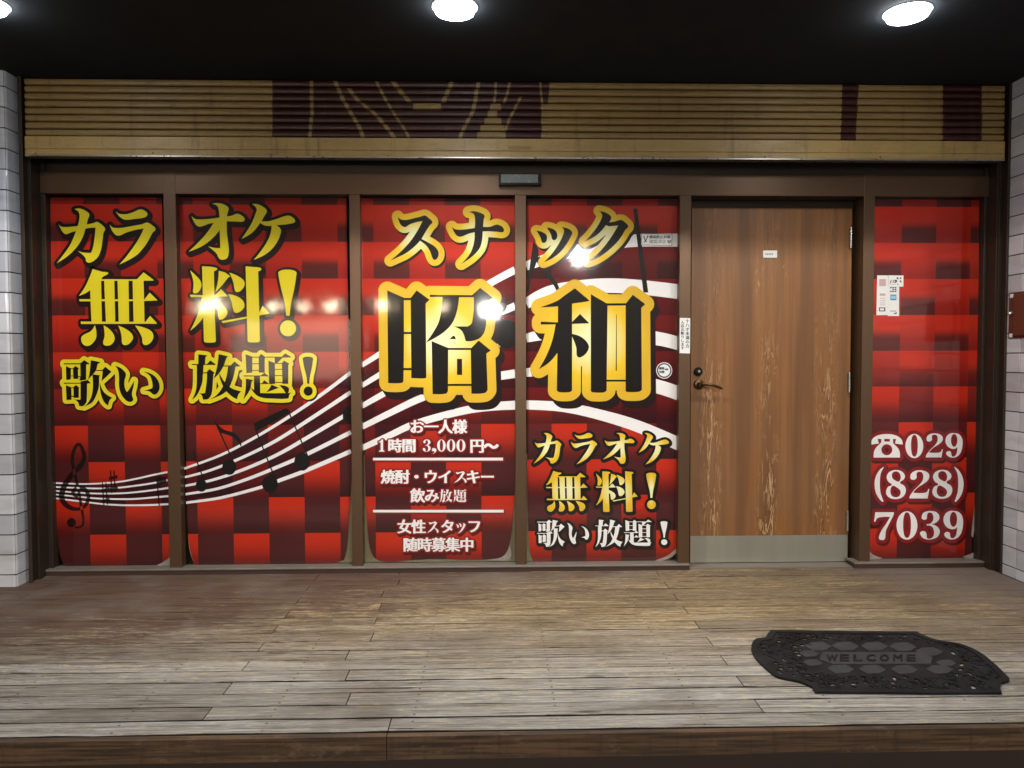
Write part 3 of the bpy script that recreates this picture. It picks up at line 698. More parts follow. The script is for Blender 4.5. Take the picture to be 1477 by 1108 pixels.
for k in range(ribs):
    za = z0s+k*rh; zm = za+rh/2
    def spans(py):
        dark = [(392.9, 793-(12 if py > 152 else (py-120)*.1)), (1214.5-(py-120)*.03, 1238-(py-120)*.05), (1359.5, 1416)]
        light = {}
        for q, (L, w) in enumerate(LINES):
            x = pl(L, py)
            if x is not None: light[q] = (x-w/2, x+w/2)
        return dark, light
    pym = 198.5-(zm-z0s)/(z1s-z0s)*80; hp = 80/ribs/2*.8
    dk, lt = spans(pym); lo_, up_ = spans(pym+hp)[1], spans(pym-hp)[1]
    zy = pym*2.954
    ex_ = [(380+640/2.954, 380+755/2.954)] if 448 < zy < 478 else []
    for ya, yb, xa, xb in ((440, 478, 968, 1010), (478, 506, 957, 994), (506, 534, 944, 1012), (534, 566, 926, 1024), (566, 600, 912, 1030)):
        if ya <= zy < yb: ex_.append((380+xa/2.954, 380+xb/2.954))
    jit = lambda: rng.uniform(-.5, .5)
    W0 = lambda px: min(max(onY(px, pym, SY)[0], sx0), sx1)
    def quad(l0, r0, l1, r1, m, off):
        n = len(v)
        for t, y in prof:
            v.extend([(W0(l0+(l1-l0)*t), SY+y-off, za+t*rh), (W0(r0+(r1-r0)*t), SY+y-off, za+t*rh)])
        for q in range(len(prof)-1): f.append((n+2*q, n+2*q+1, n+2*q+3, n+2*q+2)); mi.append(m)
    quad(-1e3, 2e3, -1e3, 2e3, 0, 0)
    for a, b in dk: a += jit(); b += jit(); quad(a, b, a+jit()*.6, b+jit()*.6, 1, .0004)
    for q in lt:
        a = lo_.get(q, lt[q]); b = up_.get(q, lt[q]); e = jit()*.6
        quad(a[0]+e, a[1]+e, b[0]+e, b[1]+e, 0, .0008)
    for a, b in ex_: quad(a-1, b+1, a, b, 0, .0011)
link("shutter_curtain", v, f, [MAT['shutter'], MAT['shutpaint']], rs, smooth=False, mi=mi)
rb = MB(); rb.box(sx0, sx1, SY-.012, SY+.03, 2.197, 2.2585); rb.box(sx0, sx1, SY-.009, SY+.028, 2.1935, 2.197); rb.box(sx0, sx1, SY-.012, SY+.03, 2.166, 2.1935)
br_ = rb.build("bottom_rail", MAT['rail'], rs, bevel=.0015)
MB().box(sx0, sx1, SY-.016, SY+.034, 2.157, 2.1655).build("weather_lip", MAT['silver'], br_, bevel=.0015)
for px, py in ((51, 221.7), (220.7, 221), (390.5, 223), (560, 225), (644, 225.7), (855, 226.8), (1103, 226.5), (1269.5, 227)):
    p = onY(px, py, SY-.012); MB().lathe((p[0], SY-.0122, p[2]), 'Y-', [(.004, 0), (.0035, .0015), (.001, .002)], 10).build("screw", MAT['blackmetal'], br_)
pp = onY(749, 213, SY-.0125); MB().box(pp[0]-.058, pp[0]+.058, SY-.0132, SY-.0124, pp[2]-.009, pp[2]+.009).build("maker_plate", shutter_mat("worn_plate_paint", (166, 134, 70), .5), br_)
gl0 = onY(31, 400, -.16)[0]; gr1 = onY(1456.5, 400, -.16)[0]
for s, x in ((-1, gl0), (1, gr1)):
    g = MB(); i = x-s*.052
    def bx(a, b, *r): g.box(min(a, b), max(a, b), *r)
    bx(x, x-s*.02, -.160, -.158, 0, CEIL-.003); bx(x, x-s*.004, -.158, -.06, 0, CEIL-.003)
    bx(x-s*.004, x-s*.02, -.1, -.06, 0, CEIL-.003)
    g.build("guide_rail", MAT['darkbronze'], rs, bevel=.0012)

# ------------------------------------------------------------------ shop front: header, mullions, jambs, sill, panes
sf = thing("shop_front", "brown aluminium shop front frame with five glazed bays and a door opening", "shop front", (0, 0, 0))
X = lambda px, Y=-.02, py=600: onY(px, py, Y)[0]
zt = 2.0
jl0, jl1 = X(40.5), X(74, .0); jr0, jr1 = X(1412.5, .0), X(1446)
ZH1 = onY(744, 251, -.02)[2]
MB().box(jl1-.02, jr0+.02, -.02, .10, zt, ZH1).build("header_beam", MAT['bronze'], sf, bevel=.0015)
MB().box(jl1-.06, jr0+.06, .005, .12, ZH1+.001, CEIL-.004).build("transom_panel", MAT['darkbronze'], sf)
mull = [(243, 260.5), (507.5, 522.5), (743.5, 759.2), (978.3, 994.5), (1240.5, 1256)]
MX = [(X(a, -.02, 700), X(b, -.02, 700)) for a, b in mull]
for k, (a, b) in enumerate(MX):
    MB().box(a, b, -.0215 if k < 4 else -.022, .12, .034 if k < 3 else .001, zt-.0005 if k not in (0, 4) else ZH1+.004).build("mullion", MAT['bronze'], sf, bevel=.0015)
MB().box(jl0-.03, jl1, -.012, .11, .001, ZH1+.05).build("jamb", MAT['darkbronze'], sf, bevel=.0015)
MB().box(jr0, jr1+.03, -.012, .11, .001, ZH1+.05).build("jamb", MAT['darkbronze'], sf, bevel=.0015)
for a, b in ((X(40, -.09), X(53, -.09)), (X(1432, -.09), X(1444, -.09))):
    m = MB().box(a, b, -.09, -.013, .001, 2.32); m.box(a+.3*(b-a), a+.42*(b-a), -.096, -.09, .001, 2.32)
    m.build("jamb_trim", MAT['darkbronze'], sf, bevel=.0012)
sill_m = simple("grey_aluminium_sill", (128, 122, 114), .5, .35, .25, 40, .1, sc=(.3, 1, 1)); stripm = simple("dark_sill_strip", (58, 38, 32), .6, var=.3, scale=30)
for a, b in ((jl1-.03, X(990, -.05, 820)+.02), (MX[4][0]-.035, jr0+.03)):
    s = MB().box(a, b, -.045, .055, .024, .0335); s.build("sill", sill_m, sf, bevel=.002)
    MB().box(a+.001, b-.001, -.041, .05, .0005, .0238).build("sill_strip", stripm, sf)
MB().box(X(990, -.05, 820)+.022, MX[4][0]-.036, -.02, .12, .0008, .006).build("threshold_plate", sill_m, sf)
bays = [(jl1, MX[0][0]), (MX[0][1], MX[1][0]), (MX[1][1], MX[2][0]), (MX[2][1], MX[3][0]), (MX[4][1], jr0)]
for a, b in bays:
    MB().box(a-.004, b+.004, FILMY, FILMY+.006, .03, zt+.004).build("glass_pane", MAT['glass'], sf)
MB().box(MX[3][1], MX[4][0], .105, .115, 1.957, zt).build("door_stop", MAT['darkbronze'], sf)
# door closer / sensor box on the header
ds = thing("door_sensor", "small black sensor box with grey lens on the brown header above the windows", "sensor", tuple(onY(748, 260, -.02)))
a = onY(719.5, 252, -.02); b = onY(780.5, 269.5, -.02)
MB().box(a[0], b[0], -.052, -.0205, b[2], a[2]).build("housing", MAT['blackmetal'], ds, bevel=.002)
a = onY(722.5, 251, -.052); b = onY(776, 264, -.052)
MB().box(a[0], b[0], -.0555, -.0525, b[2], a[2]-.002).build("lens", MAT['sensor'], ds, bevel=.001)

# ------------------------------------------------------------------ door
DY = .072
dx0, dx1 = onY(996, 600, DY)[0], onY(1225.5, 600, DY)[0]
dr = thing("wooden_door", "worn brown wood veneer door with steel kick plate and lever handle", "door", ((dx0+dx1)/2, DY, 0))
MB().box(dx0, dx1, DY, DY+.04, .008, 1.955).build("door_leaf", MAT['door'], dr, bevel=.0015)
kz = onY(1110, 772.5, DY-.002)[2]
MB().box(dx0+.003, dx1-.004, DY-.0022, DY-.0002, .010, kz).build("kick_plate", MAT['steel'], dr)
pa, pb = onY(1100.5, 361.5, DY), onY(1120.5, 372, DY)
npl = MB().box(pa[0], pb[0], DY-.004, DY-.0002, pb[2], pa[2]).build("name_plate", MAT['paper'], dr, bevel=.001)
sl = MB()
for k in range(5):
    xx = pa[0]+.012+k*.009; sl.box(xx, xx+.006, DY-.0046, DY-.0041, (pa[2]+pb[2])/2-.005, (pa[2]+pb[2])/2+.005)
sl.build("plate_text", MAT['greyink'], npl)
for (px, ya, yb) in ((1227.6, 328, 358), (1225.2, 537, 566), (1222.6, 737, 766)):
    t = onY(px, ya, DY-.01); q = onY(px, yb, DY-.01)
    MB().tube([(t[0], DY-.010, q[2]), (t[0], DY-.010, (q[2]+t[2])/2), (t[0], DY-.010, t[2])], .0068, 12).build("hinge", MAT['silver'], dr, smooth=False)
h = onY(1007.5, 554.5, DY)
hd = MB().lathe((h[0], DY, h[2]), 'Y-', [(.028, 0), (.028, .006), (.022, .010), (.013, .012), (.012, .045), (.010, .050)]).build("handle", MAT['darkbrass'], dr, smooth=False)
e = onY(1042, 560.5, DY-.05)
MB().tube([(h[0], DY-.046, h[2]), (h[0]+.03, DY-.052, h[2]+.003), (h[0]+.075, DY-.050, h[2]-.006), (e[0]-.008, DY-.047, e[2]+.002), (e[0], DY-.046, e[2])], [.011, .0085, .0075, .0075, .005]).build("lever", MAT['darkbrass'], hd, smooth=True)
l = onY(1006.7, 536, DY)
lk = MB().lathe((l[0], DY, l[2]), 'Y-', [(.024, 0), (.024, .008), (.019, .014), (.001, .0145)]).build("lock", MAT['blackmetal'], dr)
MB().lathe((l[0]+.003, DY-.0146, l[2]+.001), 'Y-', [(.008, 0), (.007, .003), (.001, .0032)], 16).build("key_cylinder", MAT['silver'], lk)

# ------------------------------------------------------------------ ceiling lamps
def lamp(x, y, label, watt, first=[None]):
    loc = (x, y, CEIL)
    if first[0] is None:
        t = thing("ceiling_lamp", label, "ceiling lamp", loc, "round downlights in the black ceiling")
        MB().lathe((x, y, CEIL), 'Z-', [(.094, 0), (.093, .003), (.0845, .005), (.0835, .005), (.0835, 0)], 40).build("trim_ring", MAT['paper'], t)
        MB().lathe((x, y, CEIL), 'Z-', [(.083, .001), (.083, .012), (.078, .022), (.055, .030), (.002, .033)], 40).build("lens", MAT['lens'], t, smooth=True)
        first[0] = t
    else:
        t = first[0].copy(); COL.objects.link(t); t.location = loc; t["label"] = label
        for c in first[0].children:
            if c.type != 'MESH': continue
            d = c.copy(); COL.objects.link(d); d.parent = t
    L = bpy.data.lights.new("lamp_light", 'SPOT'); o = bpy.data.objects.new("lamp_light", L); COL.objects.link(o)
    o.parent = t; o.location = (0, 0, -.05); o.rotation_euler = (0, 0, 0)
    L.energy = watt; L.spot_size = math.radians(142); L.spot_blend = 1.0; L.shadow_soft_size = .045; L.color = (1.0, .95, .86)
    return o
lamp(-.149, -.931, "round lit downlight in the middle of the black ceiling", 165)
lamp(1.70, -.928, "round lit downlight in the black ceiling above the doormat, right of the other two", 82)
o = lamp(-2.02, -.922, "round lit downlight cut by the left picture edge, next to the tiled pillar", 46); o.data.color = (.86, .93, 1.0)

# ------------------------------------------------------------------ across the street: lamps mirrored in the films, plus added fill lamps
ob = thing("opposite_building", "dark plastered building across the street behind the camera", "building", (0, -12.6, -.3))
MB().box(-9, 9, -13.0, -12.5, -.3, 5.2).build("wall", MAT['farwall'], ob)
MB().box(-8.5, 2.2, -12.5, -11.6, 2.52, 2.62).build("canopy", MAT['darkbronze'], ob)
MAT['warm'] = emit("lit_warm_globe", (1.0, .8, .55, 1), 82.0); MAT['cool'] = emit("lit_white_globe", (1.0, .97, .92, 1), 175.0)
def globe(x, z, r, mat, label, grp, name="globe_lamp"):
    t = thing(name, label, "lamp", (x, -12.0, z), grp)
    MB().lathe((x, -12.0, z), 'Z', [(.002, -r)]+[(r*math.cos(a), r*math.sin(a)) for a in np.linspace(-1.3, 1.3, 9)]+[(.002, r)], 20).build("globe", MAT[mat], t, smooth=True)
    MB().tube([(x, -12.0, z+r), (x, -12.0, (z+r+2.53)/2), (x, -12.0, 2.53 if z < 2.5 else z+r+.3)], .012).build("stem", MAT['blackmetal'], t)
for i, (x, z) in enumerate([(-6.13, 2.24), (-5.85, 2.28), (-4.65, 2.25), (-4.01, 2.24), (-3.42, 2.26), (-2.33, 2.28), (-1.04, 2.25)]):
    globe(x, z, (.10, .13, .09, .07, .1, .11, .07)[i], 'warm', "warm globe lamp hanging under the canopy across the street", "warm lamps under the canopy across the street")
globe(-.07, 2.18, .17, 'cool', "large white globe lamp at the end of the canopy across the street", None)
MAT['window'] = emit("lit_shop_window", (1.0, .8, .62, 1), 3.0); MAT['street'] = emit("lit_fill_lamp", (1.0, .91, .78, 1), 700.0)
MB().box(-5.7, -2.9, -12.498, -12.47, .7, 2.0).build("window", MAT['window'], ob)
for x in (-.9, 4.2):  # tall lamps added out of view to fill the shop front with light
    t = thing("street_lamp", "added fill lamp on a tall pole across the street", "street lamp", (x, -11.0, -.3), "tall fill lamps added across the street")
    MB().tube([(x, -11.3, -.3), (x, -11.3, 2.6), (x, -11.3, 5.0), (x, -11.0, 5.05)], [.06, .05, .04, .03]).build("pole", MAT['blackmetal'], t)
    MB().lathe((x, -11.0, 4.8), 'Z', [(.002, -.2)]+[(.2*math.cos(a), .2*math.sin(a)) for a in np.linspace(-1.3, 1.3, 9)]+[(.002, .2)], 20).build("lamp_head", MAT['street'], t, smooth=True)
t = thing("street_lamp", "shorter street lamp with a white head across the street", "street lamp", (1.85, -12.0, -.3))
MB().tube([(1.85, -12.3, -.3), (1.85, -12.3, 1.6), (1.85, -12.3, 3.45), (1.85, -12.0, 3.5)], [.06, .05, .04, .03]).build("pole", MAT['blackmetal'], t)
MB().lathe((1.85, -12.0, 3.28), 'Z', [(.002, -.15)]+[(.15*math.cos(a), .15*math.sin(a)) for a in np.linspace(-1.3, 1.3, 9)]+[(.002, .15)], 20).build("lamp_head", MAT['cool'], t, smooth=True)
# ------------------------------------------------------------------ printed window films
def strip(pts, w):
    """centre line with width(s) -> closed loop"""
    P = np.array(pts, float); n = len(P)
    if n > 2:
        Q = []; 
        for i in range(n-1):
            p0, p1, p2, p3 = P[max(i-1, 0)], P[i], P[i+1], P[min(i+2, n-1)]
            for t in np.arange(0, 1, .2):
                Q.append(.5*((2*p1)+(p2-p0)*t+(2*p0-5*p1+4*p2-p3)*t*t+(3*p1-p0-3*p2+p3)*t**3))
        Q.append(P[-1]); Q = np.array(Q)
    else: Q = P
    ws = np.interp(np.linspace(0, 1, len(Q)), np.linspace(0, 1, len(w)), w) if isinstance(w, (list, tuple)) else np.full(len(Q), w)
    d = np.gradient(Q, axis=0); d /= np.linalg.norm(d, axis=1)[:, None]; nrm = np.stack([-d[:, 1], d[:, 0]], 1)
    return np.concatenate([Q+nrm*ws[:, None]/2, (Q-nrm*ws[:, None]/2)[::-1]])
def zm(ox, oy, sc): return lambda pts: [(ox+a/sc, oy+b/sc) for a, b in pts]
def poster(label, px):
    c = onY(*px, FILMY); return thing("window_film", label, "window film", (c[0], FILMY, .04), "printed films on the shop windows")
def film(root, txt):
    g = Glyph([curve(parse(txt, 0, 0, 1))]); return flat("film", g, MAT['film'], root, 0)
def peel(root, txts):
    for tx in txts:
        c = curve(parse(tx, 0, 0, 1)); V, F = fill([c], lambda P: inside(c, P))
        cen = c.mean(0); far = np.abs(c-cen).max()
        vv = []
        for a, b in V:
            lift = .0015+.010*min(1, np.hypot(a-cen[0], b-cen[1])/far)**2
            vv.append(tuple(onY(a, b, FILMY-.002-lift)))
        link("peeled_corner", vv, [tuple(map(int, q)) for q in F], MAT['peel'], root, smooth=True)
def lettering(root, name, fillm, gs, rings, lift=4, fill_uv=None, label=None):
    """rings: list of (radius, material, shadow offsets or None, lift, per-glyph uv?) drawn under the letters"""
    top = flat(name, [merge(gs)] if fill_uv is None else gs, fillm, root, lift, fill_uv)
    if label: top["label"] = label
    for r, m, off, lf, nm, uv in rings:
        if uv is not None:
            flat(nm, [slim(outline(g, r)) for g in gs], m, top, lf, uv)
        else:
            o = slim(outline(merge(gs), r))
            if off: o = merge_even([o.shift(off[0]*k/4, off[1]*k/4) for k in range(1, 5)])
            flat(nm, o, m, top, lf)
    return top
class Multi(Glyph):
    def __init__(s, gs): s.gs = gs; s.pos = []; s.neg = []; s.eo = [l for g in gs for l in g.loops()]
    def test(s, P):
        r = np.zeros(len(P), bool)
        for g in s.gs: r |= g.test(P)
        return r
def merge_even(gs): return Multi(gs)
def bb(g): lo, hi = g.bbox(); return (lo[0], lo[1], hi[0], hi[1])
def staff(root, lines, widths):
    for L, w in zip(lines, widths):
        flat("staff_line", Glyph([strip(L, w)]), MAT['white'], root, 2)

# --- first film (left)
p1 = poster("checkered red film in the narrow leftmost bay with a treble clef and yellow lettering", (158, 815))
film(p1, "72.5,285 233.5,285 238,500~ 243.5,650~ 246,800 242,814 226,816.5 160,816.8 100,816.8 91,812~ 85.5,795~ 81.5,755~ 78.5,700~")
peel(p1, ["246,801 241,807~ 226,815.5 238,817~ 246.5,815~"])
s1 = zm(0, 620, 4.819)
L1 = [s1(q) for q in ([(388, 370), (560, 377), (700, 373), (830, 362), (950, 340), (1060, 315), (1165, 294)], [(388, 398), (560, 405), (690, 408), (800, 405), (950, 388), (1080, 368), (1165, 350)],
  [(388, 425), (560, 438), (700, 444), (850, 441), (950, 433), (1100, 415), (1170, 404)], [(388, 450), (560, 467), (700, 479), (850, 482), (950, 480), (1080, 469), (1170, 461)], [(388, 476), (560, 498), (700, 515), (800, 522), (900, 525), (1050, 523), (1170, 517)])]
flat("staff_shade", Glyph([np.array(L1[0]+L1[4][::-1])]), MAT['purple'], p1, 1)
staff(p1, L1, [[2.1, 2.8]]*5)
clef = [strip(s1([(548, 470), (520, 458), (508, 432), (545, 402), (598, 422), (615, 472), (590, 530), (530, 552), (465, 528), (428, 470), (448, 390), (500, 310), (560, 250), (585, 190), (568, 125), (545, 100), (515, 140), (503, 220), (525, 330), (548, 430), (566, 540), (580, 630), (566, 672), (520, 680)]),
        [2, 4, 5.5, 6.5, 6, 5, 5, 5, 7, 8, 8, 7, 7, 6, 5, 4.5, 5, 4.5, 4.5, 4, 4, 3.5, 3, 2.5]), C(0, 620, 4.819, 497, 645, 32)]
flat("treble_clef", Glyph(clef), MAT['clef'], p1, 3)
def sharp(ax, ay, bx_, by_):
    return [strip(s1(q), w) for q, w in (([(ax, ay), (ax+10, ay+157)], 2), ([(ax+24, ay), (ax+34, ay+152)], 2), ([(ax-10, ay+58), (ax+48, ay+42)], 4.5), ([(ax-6, ay+132), (ax+50, ay+116)], 4.5))]
flat("sharp_sign", Glyph(sharp(712, 368, 0, 0)), MAT['clef'], p1, 3); flat("sharp_sign", Glyph(sharp(768, 283, 0, 0)), MAT['clef'], p1, 3)
flat("music_note", Glyph([C(0, 620, 4.819, 1120, 352, 38, 25), strip(s1([(1092, 355), (1107, 530)]), 2)]), MAT['clef'], p1, 3)
lettering(p1, "lettering", MAT['yellow'], [GL['ka'], GL['ra']], [(5.2, MAT['shade'], (2.6, 3.2), 3, "lettering_shadow", None)], 5)
lettering(p1, "lettering", MAT['yellow'], [GL['mu']], [(4.8, MAT['shade'], (2.8, 3.2), 3, "lettering_shadow", None)], 5)
lettering(p1, "lettering", MAT['black'], [GL['uta'], GL['i']], [(5.6, MAT['yellow'], None, 4, "lettering_outline", None), (6.8, MAT['shade'], (1.2, 1.4), 3, "lettering_shadow", None)], 5)
# --- second film
p2 = poster("wide checkered red film with rising white staff lines and beamed notes under yellow lettering", (380, 812))
film(p2, "258,285 499.5,286 503,480~ 506.5,680~ 504,735~ 500.5,790~ 496,808 480,812~ 380,813.5~ 300,815~ 281,815 274.5,798~ 269.5,745 268,640~ 263,480~")
peel(p2, ["269.3,742 270.8,770~ 274,796~ 280,810 276.5,803~ 272.6,785~ 270.4,765~"])
s2 = zm(240, 500, 3.166)
L2 = [s2(q) for q in ([(82, 557), (250, 495), (410, 412), (560, 320), (700, 225), (843, 118)], [(84, 597), (200, 565), (350, 505), (500, 430), (650, 335), (843, 208)], [(86, 636), (200, 612), (330, 570), (500, 497), (650, 412), (843, 298)],
  [(88, 674), (230, 650), (370, 605), (500, 553), (640, 492), (843, 391)], [(90, 713), (250, 690), (440, 640), (520, 610), (640, 565), (843, 478)])]
flat("staff_shade", Glyph([np.array(L2[0]+L2[4][::-1])]), MAT['purple'], p2, 1)
staff(p2, L2, [[3.2, 5.4], [3.2, 5.8], [3.3, 6], [3.4, 6.2], [3.5, 6.4]])
Q = lambda pts: np.array(s2(pts))
flat("music_note", Glyph([C(240, 500, 3.166, 160, 635, 26, 28), strip(s2([(172, 612), (122, 478)]), 1.8)]), MAT['black'], p2, 3)
flat("music_note", Glyph([C(240, 500, 3.166, 287, 550, 32, 36), strip(s2([(310, 535), (222, 342)]), 2), curve(parse("222,342 262,378~ 310,395~ 338,425~ 342,462 330,440~ 300,412~ 248,395", 240, 500, 3.166))]), MAT['black'], p2, 3)
flat("beamed_notes", Glyph([C(240, 500, 3.166, 473, 627, 36, 40), C(240, 500, 3.166, 620, 525, 36, 42), strip(s2([(497, 605), (405, 372)]), 2), strip(s2([(645, 500), (553, 285)]), 2), Q([(398, 352), (547, 280), (566, 300), (412, 388)])]), MAT['black'], p2, 3)
flat("music_note", Glyph([Q([(843, 272), (820, 278), (805, 300), (806, 330), (822, 345), (843, 350)])]), MAT['black'], p2, 3)
lettering(p2, "lettering", MAT['yellow'], [GL['o'], GL['ke']], [(5.2, MAT['shade'], (2.6, 3.2), 3, "lettering_shadow", None)], 5)
lettering(p2, "lettering", MAT['yellow'], [GL['ryo'], GL['ex']], [(4.2, MAT['shade'], (2.8, 3.0), 3, "lettering_shadow", None)], 5)
ex2 = at('ex', 436.6, 514.5, 451.6, 571)
lettering(p2, "lettering", MAT['black'], [GL['ho'], GL['dai'], ex2], [(5.6, MAT['yellow'], None, 4, "lettering_outline", None), (6.8, MAT['shade'], (1.2, 1.4), 3, "lettering_shadow", None)], 5)
# --- third film
p3 = poster("checkered red film with the largest left character and white price list below it", (632, 808))
film(p3, "517.5,286 742.5,286.5 742.5,680~ 740,745~ 735,785~ 726,802~ 708,806.5~ 672,808~ 630,806.5~ 590,808.5~ 560,811~ 545,808~ 536,798~ 531,775~ 527,700~ 525.5,620~ 521,480~")
peel(p3, ["735,786 726,802~ 706,807 728,808.5~ 737,804~"])
L3 = [[(520, 528), (547, 511), (620, 462), (703, 411), (743, 389.5)], [(521, 557), (547, 541), (640, 485), (730, 447), (743, 441.5)], [(522, 586), (550, 570), (640, 520), (743, 489)], [(522, 616), (560, 597), (611, 573), (680, 550), (743, 539)], [(523, 646), (560, 629), (600, 611), (662, 594), (703, 587), (743, 584.5)]]
flat("staff_shade", Glyph([np.array(L3[0]+L3[4][::-1])]), MAT['purple'], p3, 1)
staff(p3, L3, [[6.5, 11], [6.5, 11.5], [7, 11.5], [8, 12.5], [8, 13]])
flat("music_note", Glyph([ell(731, 482, 18, 21)]), MAT['black'], p3, 3)
gold = MAT['gold']
lettering(p3, "lettering", MAT['black'], [GL['su'], GL['na']], [(8.6, gold, None, 5, "lettering_outline", [bb(outline(GL['su'], 8.6)), bb(outline(GL['na'], 8.6))]), (9.3, MAT['shade'], (1.8, 2.6), 4, "lettering_shadow", None)], 6)
lettering(p3, "lettering", MAT['black'], [GL['sho']], [(12.8, gold, None, 5, "lettering_outline", [bb(outline(GL['sho'], 6))]), (13.5, MAT['shade'], (7, 10), 4, "lettering_shadow", None)], 6)
def small(root, gs): lettering(root, "lettering", MAT['white'], gs, [(2.0, MAT['redline'], None, 4, "lettering_outline", None), (2.3, MAT['redshade'], (2.2, 3.0), 3, "lettering_shadow", None)], 5)
def row(txt, x0, y0, pitch, size): return [kanji(c, x0+i*pitch+(pitch-size)/2, y0, size) for i, c in enumerate(txt)]
small(p3, row("お一人様", 591, 604.6, 20.6, 21.5))
small(p3, [at('1', 546, 634, 554.5, 651.5), kanji('時', 559.3, 632.3, 21), kanji('間', 579.3, 632.3, 21), at('3', 609.8, 634, 621, 651.5), at(',', 623, 646.5, 629.5, 655), at('0', 630.5, 634, 642.8, 651.5), at('0', 644.3, 634, 656.8, 651.5), at('0', 658.3, 634, 671.3, 651.5), kanji('円', 677.3, 632.3, 21.5), kanji('〜', 697.5, 632.8, 21.5, 1.3, 1.1)])
small(p3, row("焼酎・ウイ", 549.6, 677, 20.45, 21.5)+[at('su', 654.5, 679.8, 673, 696.8)]+row("キー", 672.3, 677, 20.45, 21.5))
small(p3, row("飲み", 592, 704, 20.5, 21.5)+[at('ho', 634, 706, 652.6, 724.6), at('dai', 654, 706, 673, 724.6)])
small(p3, row("女性", 573.5, 749, 20.2, 21.3)+[at('su', 615.8, 752.3, 632.5, 769)]+row("タ", 635.5, 749, 20.2, 21)+[at('tsu', 657.8, 754.8, 671.5, 769.5)]+row("フ", 674, 748.6, 20.4, 21))
small(p3, row("随時募集中", 581.6, 775, 20.4, 21.3))
for y, xa, xb in ((662.3, 538, 725.5), (737.4, 538, 726.5)):
    r = np.array([(xa, y-1.8), (xb, y-2), (xb, y+2), (xa, y+1.8)]); b = flat("divider_line", Glyph([r]), MAT['white'], p3, 5)
    flat("divider_outline", slim(outline(Glyph([r]), 1.6)).shift(.7, .9), MAT['redline'], b, 4)
# --- fourth film
p4 = poster("checkered red film beside the door with broad curved staff lines and gold and white lettering", (870, 812))
film(p4, "759.5,286.5 979.5,287 979,760~ 978,785~ 973,800~ 958,809.5~ 920,810.5~ 800,811.5~ 770,811.5 764.5,795~ 762,755~ 760.8,700~ 760.5,600~")
peel(p4, ["978.5,786 973,800~ 953,809.5 944,808.5 962,802~ 972,794~"])
L4 = [[(759, 384), (790, 373), (830, 362), (905, 348), (980, 346.5)], [(759, 438), (790, 422), (830, 415), (880, 412), (930, 415), (980, 421)], [(759, 488), (790, 482), (860, 477), (946, 488), (980, 496)], [(759, 537.5), (800, 535), (870, 540), (946, 557), (980, 568)], [(759, 584), (810, 587), (860, 597), (920, 615), (980, 641)]]
flat("staff_shade", Glyph([np.array(L4[0]+L4[4][::-1])]), MAT['purple'], p4, 1)
staff(p4, L4, [[13, 17, 19], [15, 21, 21], [12, 20, 19], [12, 20, 20], [13, 15, 19]])
flat("music_note", Glyph([np.array([(913.3, 301), (919, 301), (935, 422), (928, 422)])]), MAT['black'], p4, 3)
flat("music_note", Glyph([curve(parse("769,348 777,362~ 772,384~ 766,395 763,421 759.5,421 764,385", 0, 0, 1)), strip([(775, 372), (791, 396), (801, 410), (806, 421)], [8, 8, 6, 5])]), MAT['black'], p4, 3)
lettering(p4, "lettering", MAT['black'], [GL['tsu'], GL['ku']], [(8.2, gold, None, 5, "lettering_outline", [bb(outline(GL['tsu'], 8.2)), bb(outline(GL['ku'], 8.2))]), (8.9, MAT['shade'], (2.6, 3.4), 4, "lettering_shadow", None)], 6)
lettering(p4, "lettering", MAT['black'], [GL['wa']], [(12.8, gold, None, 5, "lettering_outline", [bb(outline(GL['wa'], 6))]), (13.5, MAT['shade'], (7, 10), 4, "lettering_shadow", None)], 6)
B4 = lambda n, a, b, c, d: at(n, 760+a/5.832, 610+b/5.832, 760+c/5.832, 610+d/5.832)
def bbl(g): lo, hi = g.bbox(); w = (hi-lo)*.12; return (lo[0]-w[0], lo[1]-w[1], hi[0]+w[0], hi[1]+w[1])
gs = [B4('ka', 55, 85, 290, 345), B4('ra', 370, 85, 590, 350), B4('o', 640, 85, 905, 345), B4('ke', 940, 85, 1195, 350)]
lettering(p4, "lettering", gold, gs, [(3.9, MAT['black'], (1, 1.2), 4, "lettering_shadow", None)], 5, [bbl(g) for g in gs])
gs = [B4('mu', 160, 405, 510, 748), B4('ryo', 580, 408, 932, 750), B4('ex', 1003, 420, 1087, 725)]
lettering(p4, "lettering", gold, gs, [(4.1, MAT['black'], (1, 1.2), 4, "lettering_shadow", None)], 5, [bbl(g) for g in gs])
gs = [B4('uta', 86, 816, 320, 1045), B4('i', 338, 840, 522, 1020), B4('ho', 575, 814, 805, 1045), B4('dai', 815, 814, 1050, 1040), B4('ex', 1124, 828, 1182, 1028)]
lettering(p4, "lettering", MAT['white'], gs, [(4.0, MAT['black'], (1, 1.2), 4, "lettering_shadow", None)], 5)
# --- fifth film
p5 = poster("narrow checkered red film right of the door with a white telephone number", (1330, 806))
film(p5, "1255,287 1412.5,288.5 1411,480~ 1408.5,680~ 1406,730~ 1402,770~ 1401.5,796 1392,803~ 1330,805~ 1275,805~ 1258,800~ 1252.5,790 1253,600~")
peel(p5, ["1252.5,789 1258,799~ 1273,805 1258,808~ 1252,806~", "1408,700 1405,735~ 1401,772~ 1403.5,775~ 1407.5,738~", "1388,803 1397,800~ 1404,797 1402,806~"])
R3 = lambda n, a, b, c, d, oy: at(n, 1255+a/10.55, oy+b/10.55, 1255+c/10.55, oy+d/10.55)
def phone(gs): lettering(p5, "lettering", MAT['white'], gs, [(5.0, MAT['redline'], None, 4, "lettering_outline", None), (5.2, MAT['redshade'], (1.6, 3.4), 3, "lettering_shadow", None)], 5)
phone([GL['tel'], GL['0'], GL['2'], GL['9']])
